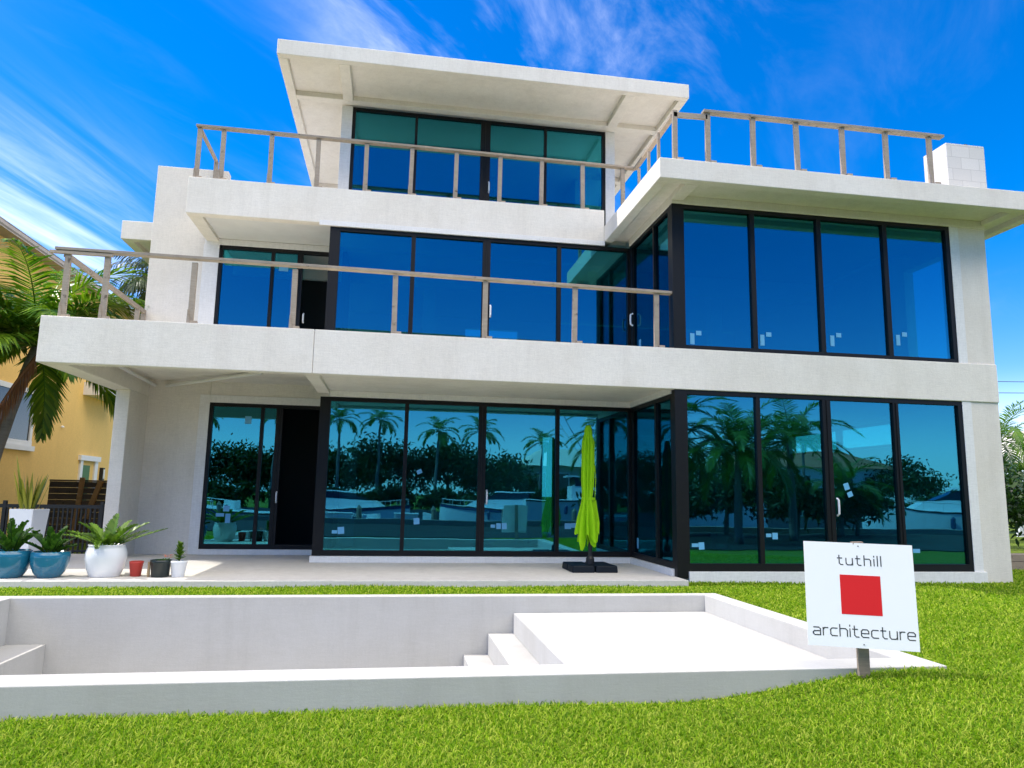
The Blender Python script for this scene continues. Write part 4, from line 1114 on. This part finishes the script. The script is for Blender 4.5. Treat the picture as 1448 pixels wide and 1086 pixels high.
# ------------------------------------------------------------------ grass blades (uncountable ground cover)
def grass():
    P_ = []
    for d0, d1, dens in ((0, 6.5, 9000), (6.5, 9, 5600), (9, 13, 3200), (13, 26, 1400)):
        x0, x1, y0, y1 = -16, 16, -9.8, 3.0
        n = int((x1 - x0) * (y1 - y0) * dens)
        p = np.column_stack([rng.uniform(x0, x1, n), rng.uniform(y0, y1, n)])
        z = lawn_z(p[:, 0], p[:, 1])
        v = np.column_stack([p, z]) - np.array(CAM)
        dep = v @ np.array(cf); dist = np.linalg.norm(v, axis=1)
        uu = 724 + 1025.5 * (v @ np.array(cr)) / np.maximum(dep, .1); vv = 543 - 1025.5 * (v @ np.array(cu)) / np.maximum(dep, .1)
        ok = (dep > .5) & (dist >= d0) & (dist < d1) & (uu > -330) & (uu < 1780) & (vv < 1250)
        x, y = p[:, 0], p[:, 1]
        e = .02
        ok &= ~((x > PX0 - e) & (x < PX1 + e) & (y > PY0 - e) & (y < PY1 + e))
        ok &= ~((x > -12.6) & (x < 0.02) & (y > -.47))
        ok &= ~((x > -.1) & (x < 6.42) & (y > -.05))
        P_.append(np.column_stack([p[ok], z[ok], dist[ok]]))
    P = np.concatenate(P_); n = len(P)
    patch = .5 + .5 * np.sin(P[:, 0] * 1.3 + 2 * np.sin(P[:, 1] * .9)) * np.cos(P[:, 1] * 1.9 + P[:, 0] * .4)
    ln = rng.uniform(.035, .075, n) * (.8 + .4 * patch) ; wd = rng.uniform(.0042, .0085, n) * np.clip(P[:, 3] / 6, 1, 2.2)
    az = rng.uniform(0, 2 * np.pi, n); tilt = rng.uniform(.15, .75, n); bend = rng.uniform(.3, 1.5, n)
    dx, dy = np.cos(az), np.sin(az); sx, sy = -dy, dx
    tw = rng.uniform(-.8, .8, n)
    base = P[:, :3]
    def pt_(h, a): return np.column_stack([base[:, 0] + dx * h * np.sin(a), base[:, 1] + dy * h * np.sin(a), base[:, 2] + h * np.cos(a)])
    p0 = base.copy(); p0[:, 2] -= .01
    p1 = p0 + np.column_stack([dx * np.sin(tilt), dy * np.sin(tilt), np.cos(tilt)]) * (ln * .5)[:, None]
    t2 = tilt + bend * .6
    p2 = p1 + np.column_stack([dx * np.sin(t2), dy * np.sin(t2), np.cos(t2)]) * (ln * .32)[:, None]
    t3 = tilt + bend * 1.2
    p3 = p2 + np.column_stack([dx * np.sin(t3), dy * np.sin(t3), np.cos(t3)]) * (ln * .28)[:, None]
    sd_ = np.column_stack([sx, sy, tw * .4]) * (wd / 2)[:, None]
    V = np.stack([p0 - sd_, p0 + sd_, p1 - sd_, p1 + sd_, p2 - sd_ * .8, p2 + sd_ * .8, p3], axis=1).reshape(-1, 3)
    b = np.arange(n)[:, None] * 7
    loops = np.concatenate([b + np.array([[0, 1, 3, 2]]), b + np.array([[2, 3, 5, 4]]), b + np.array([[4, 5, 6]])], axis=1).reshape(-1).astype(np.int32)
    starts = (np.arange(n)[:, None] * 11 + np.array([[0, 4, 8]])).reshape(-1).astype(np.int32)
    me = bpy.data.meshes.new('grass')
    me.vertices.add(len(V)); me.vertices.foreach_set('co', V.astype(np.float32).ravel())
    me.loops.add(len(loops)); me.loops.foreach_set('vertex_index', loops)
    me.polygons.add(len(starts)); me.polygons.foreach_set('loop_start', starts)
    me.update(calc_edges=True); me.validate()
    me.materials.append(M['grass'])
    o = bpy.data.objects.new('grass', me); COL.objects.link(o); o['kind'] = 'stuff'
    print('blades', n)
grass()
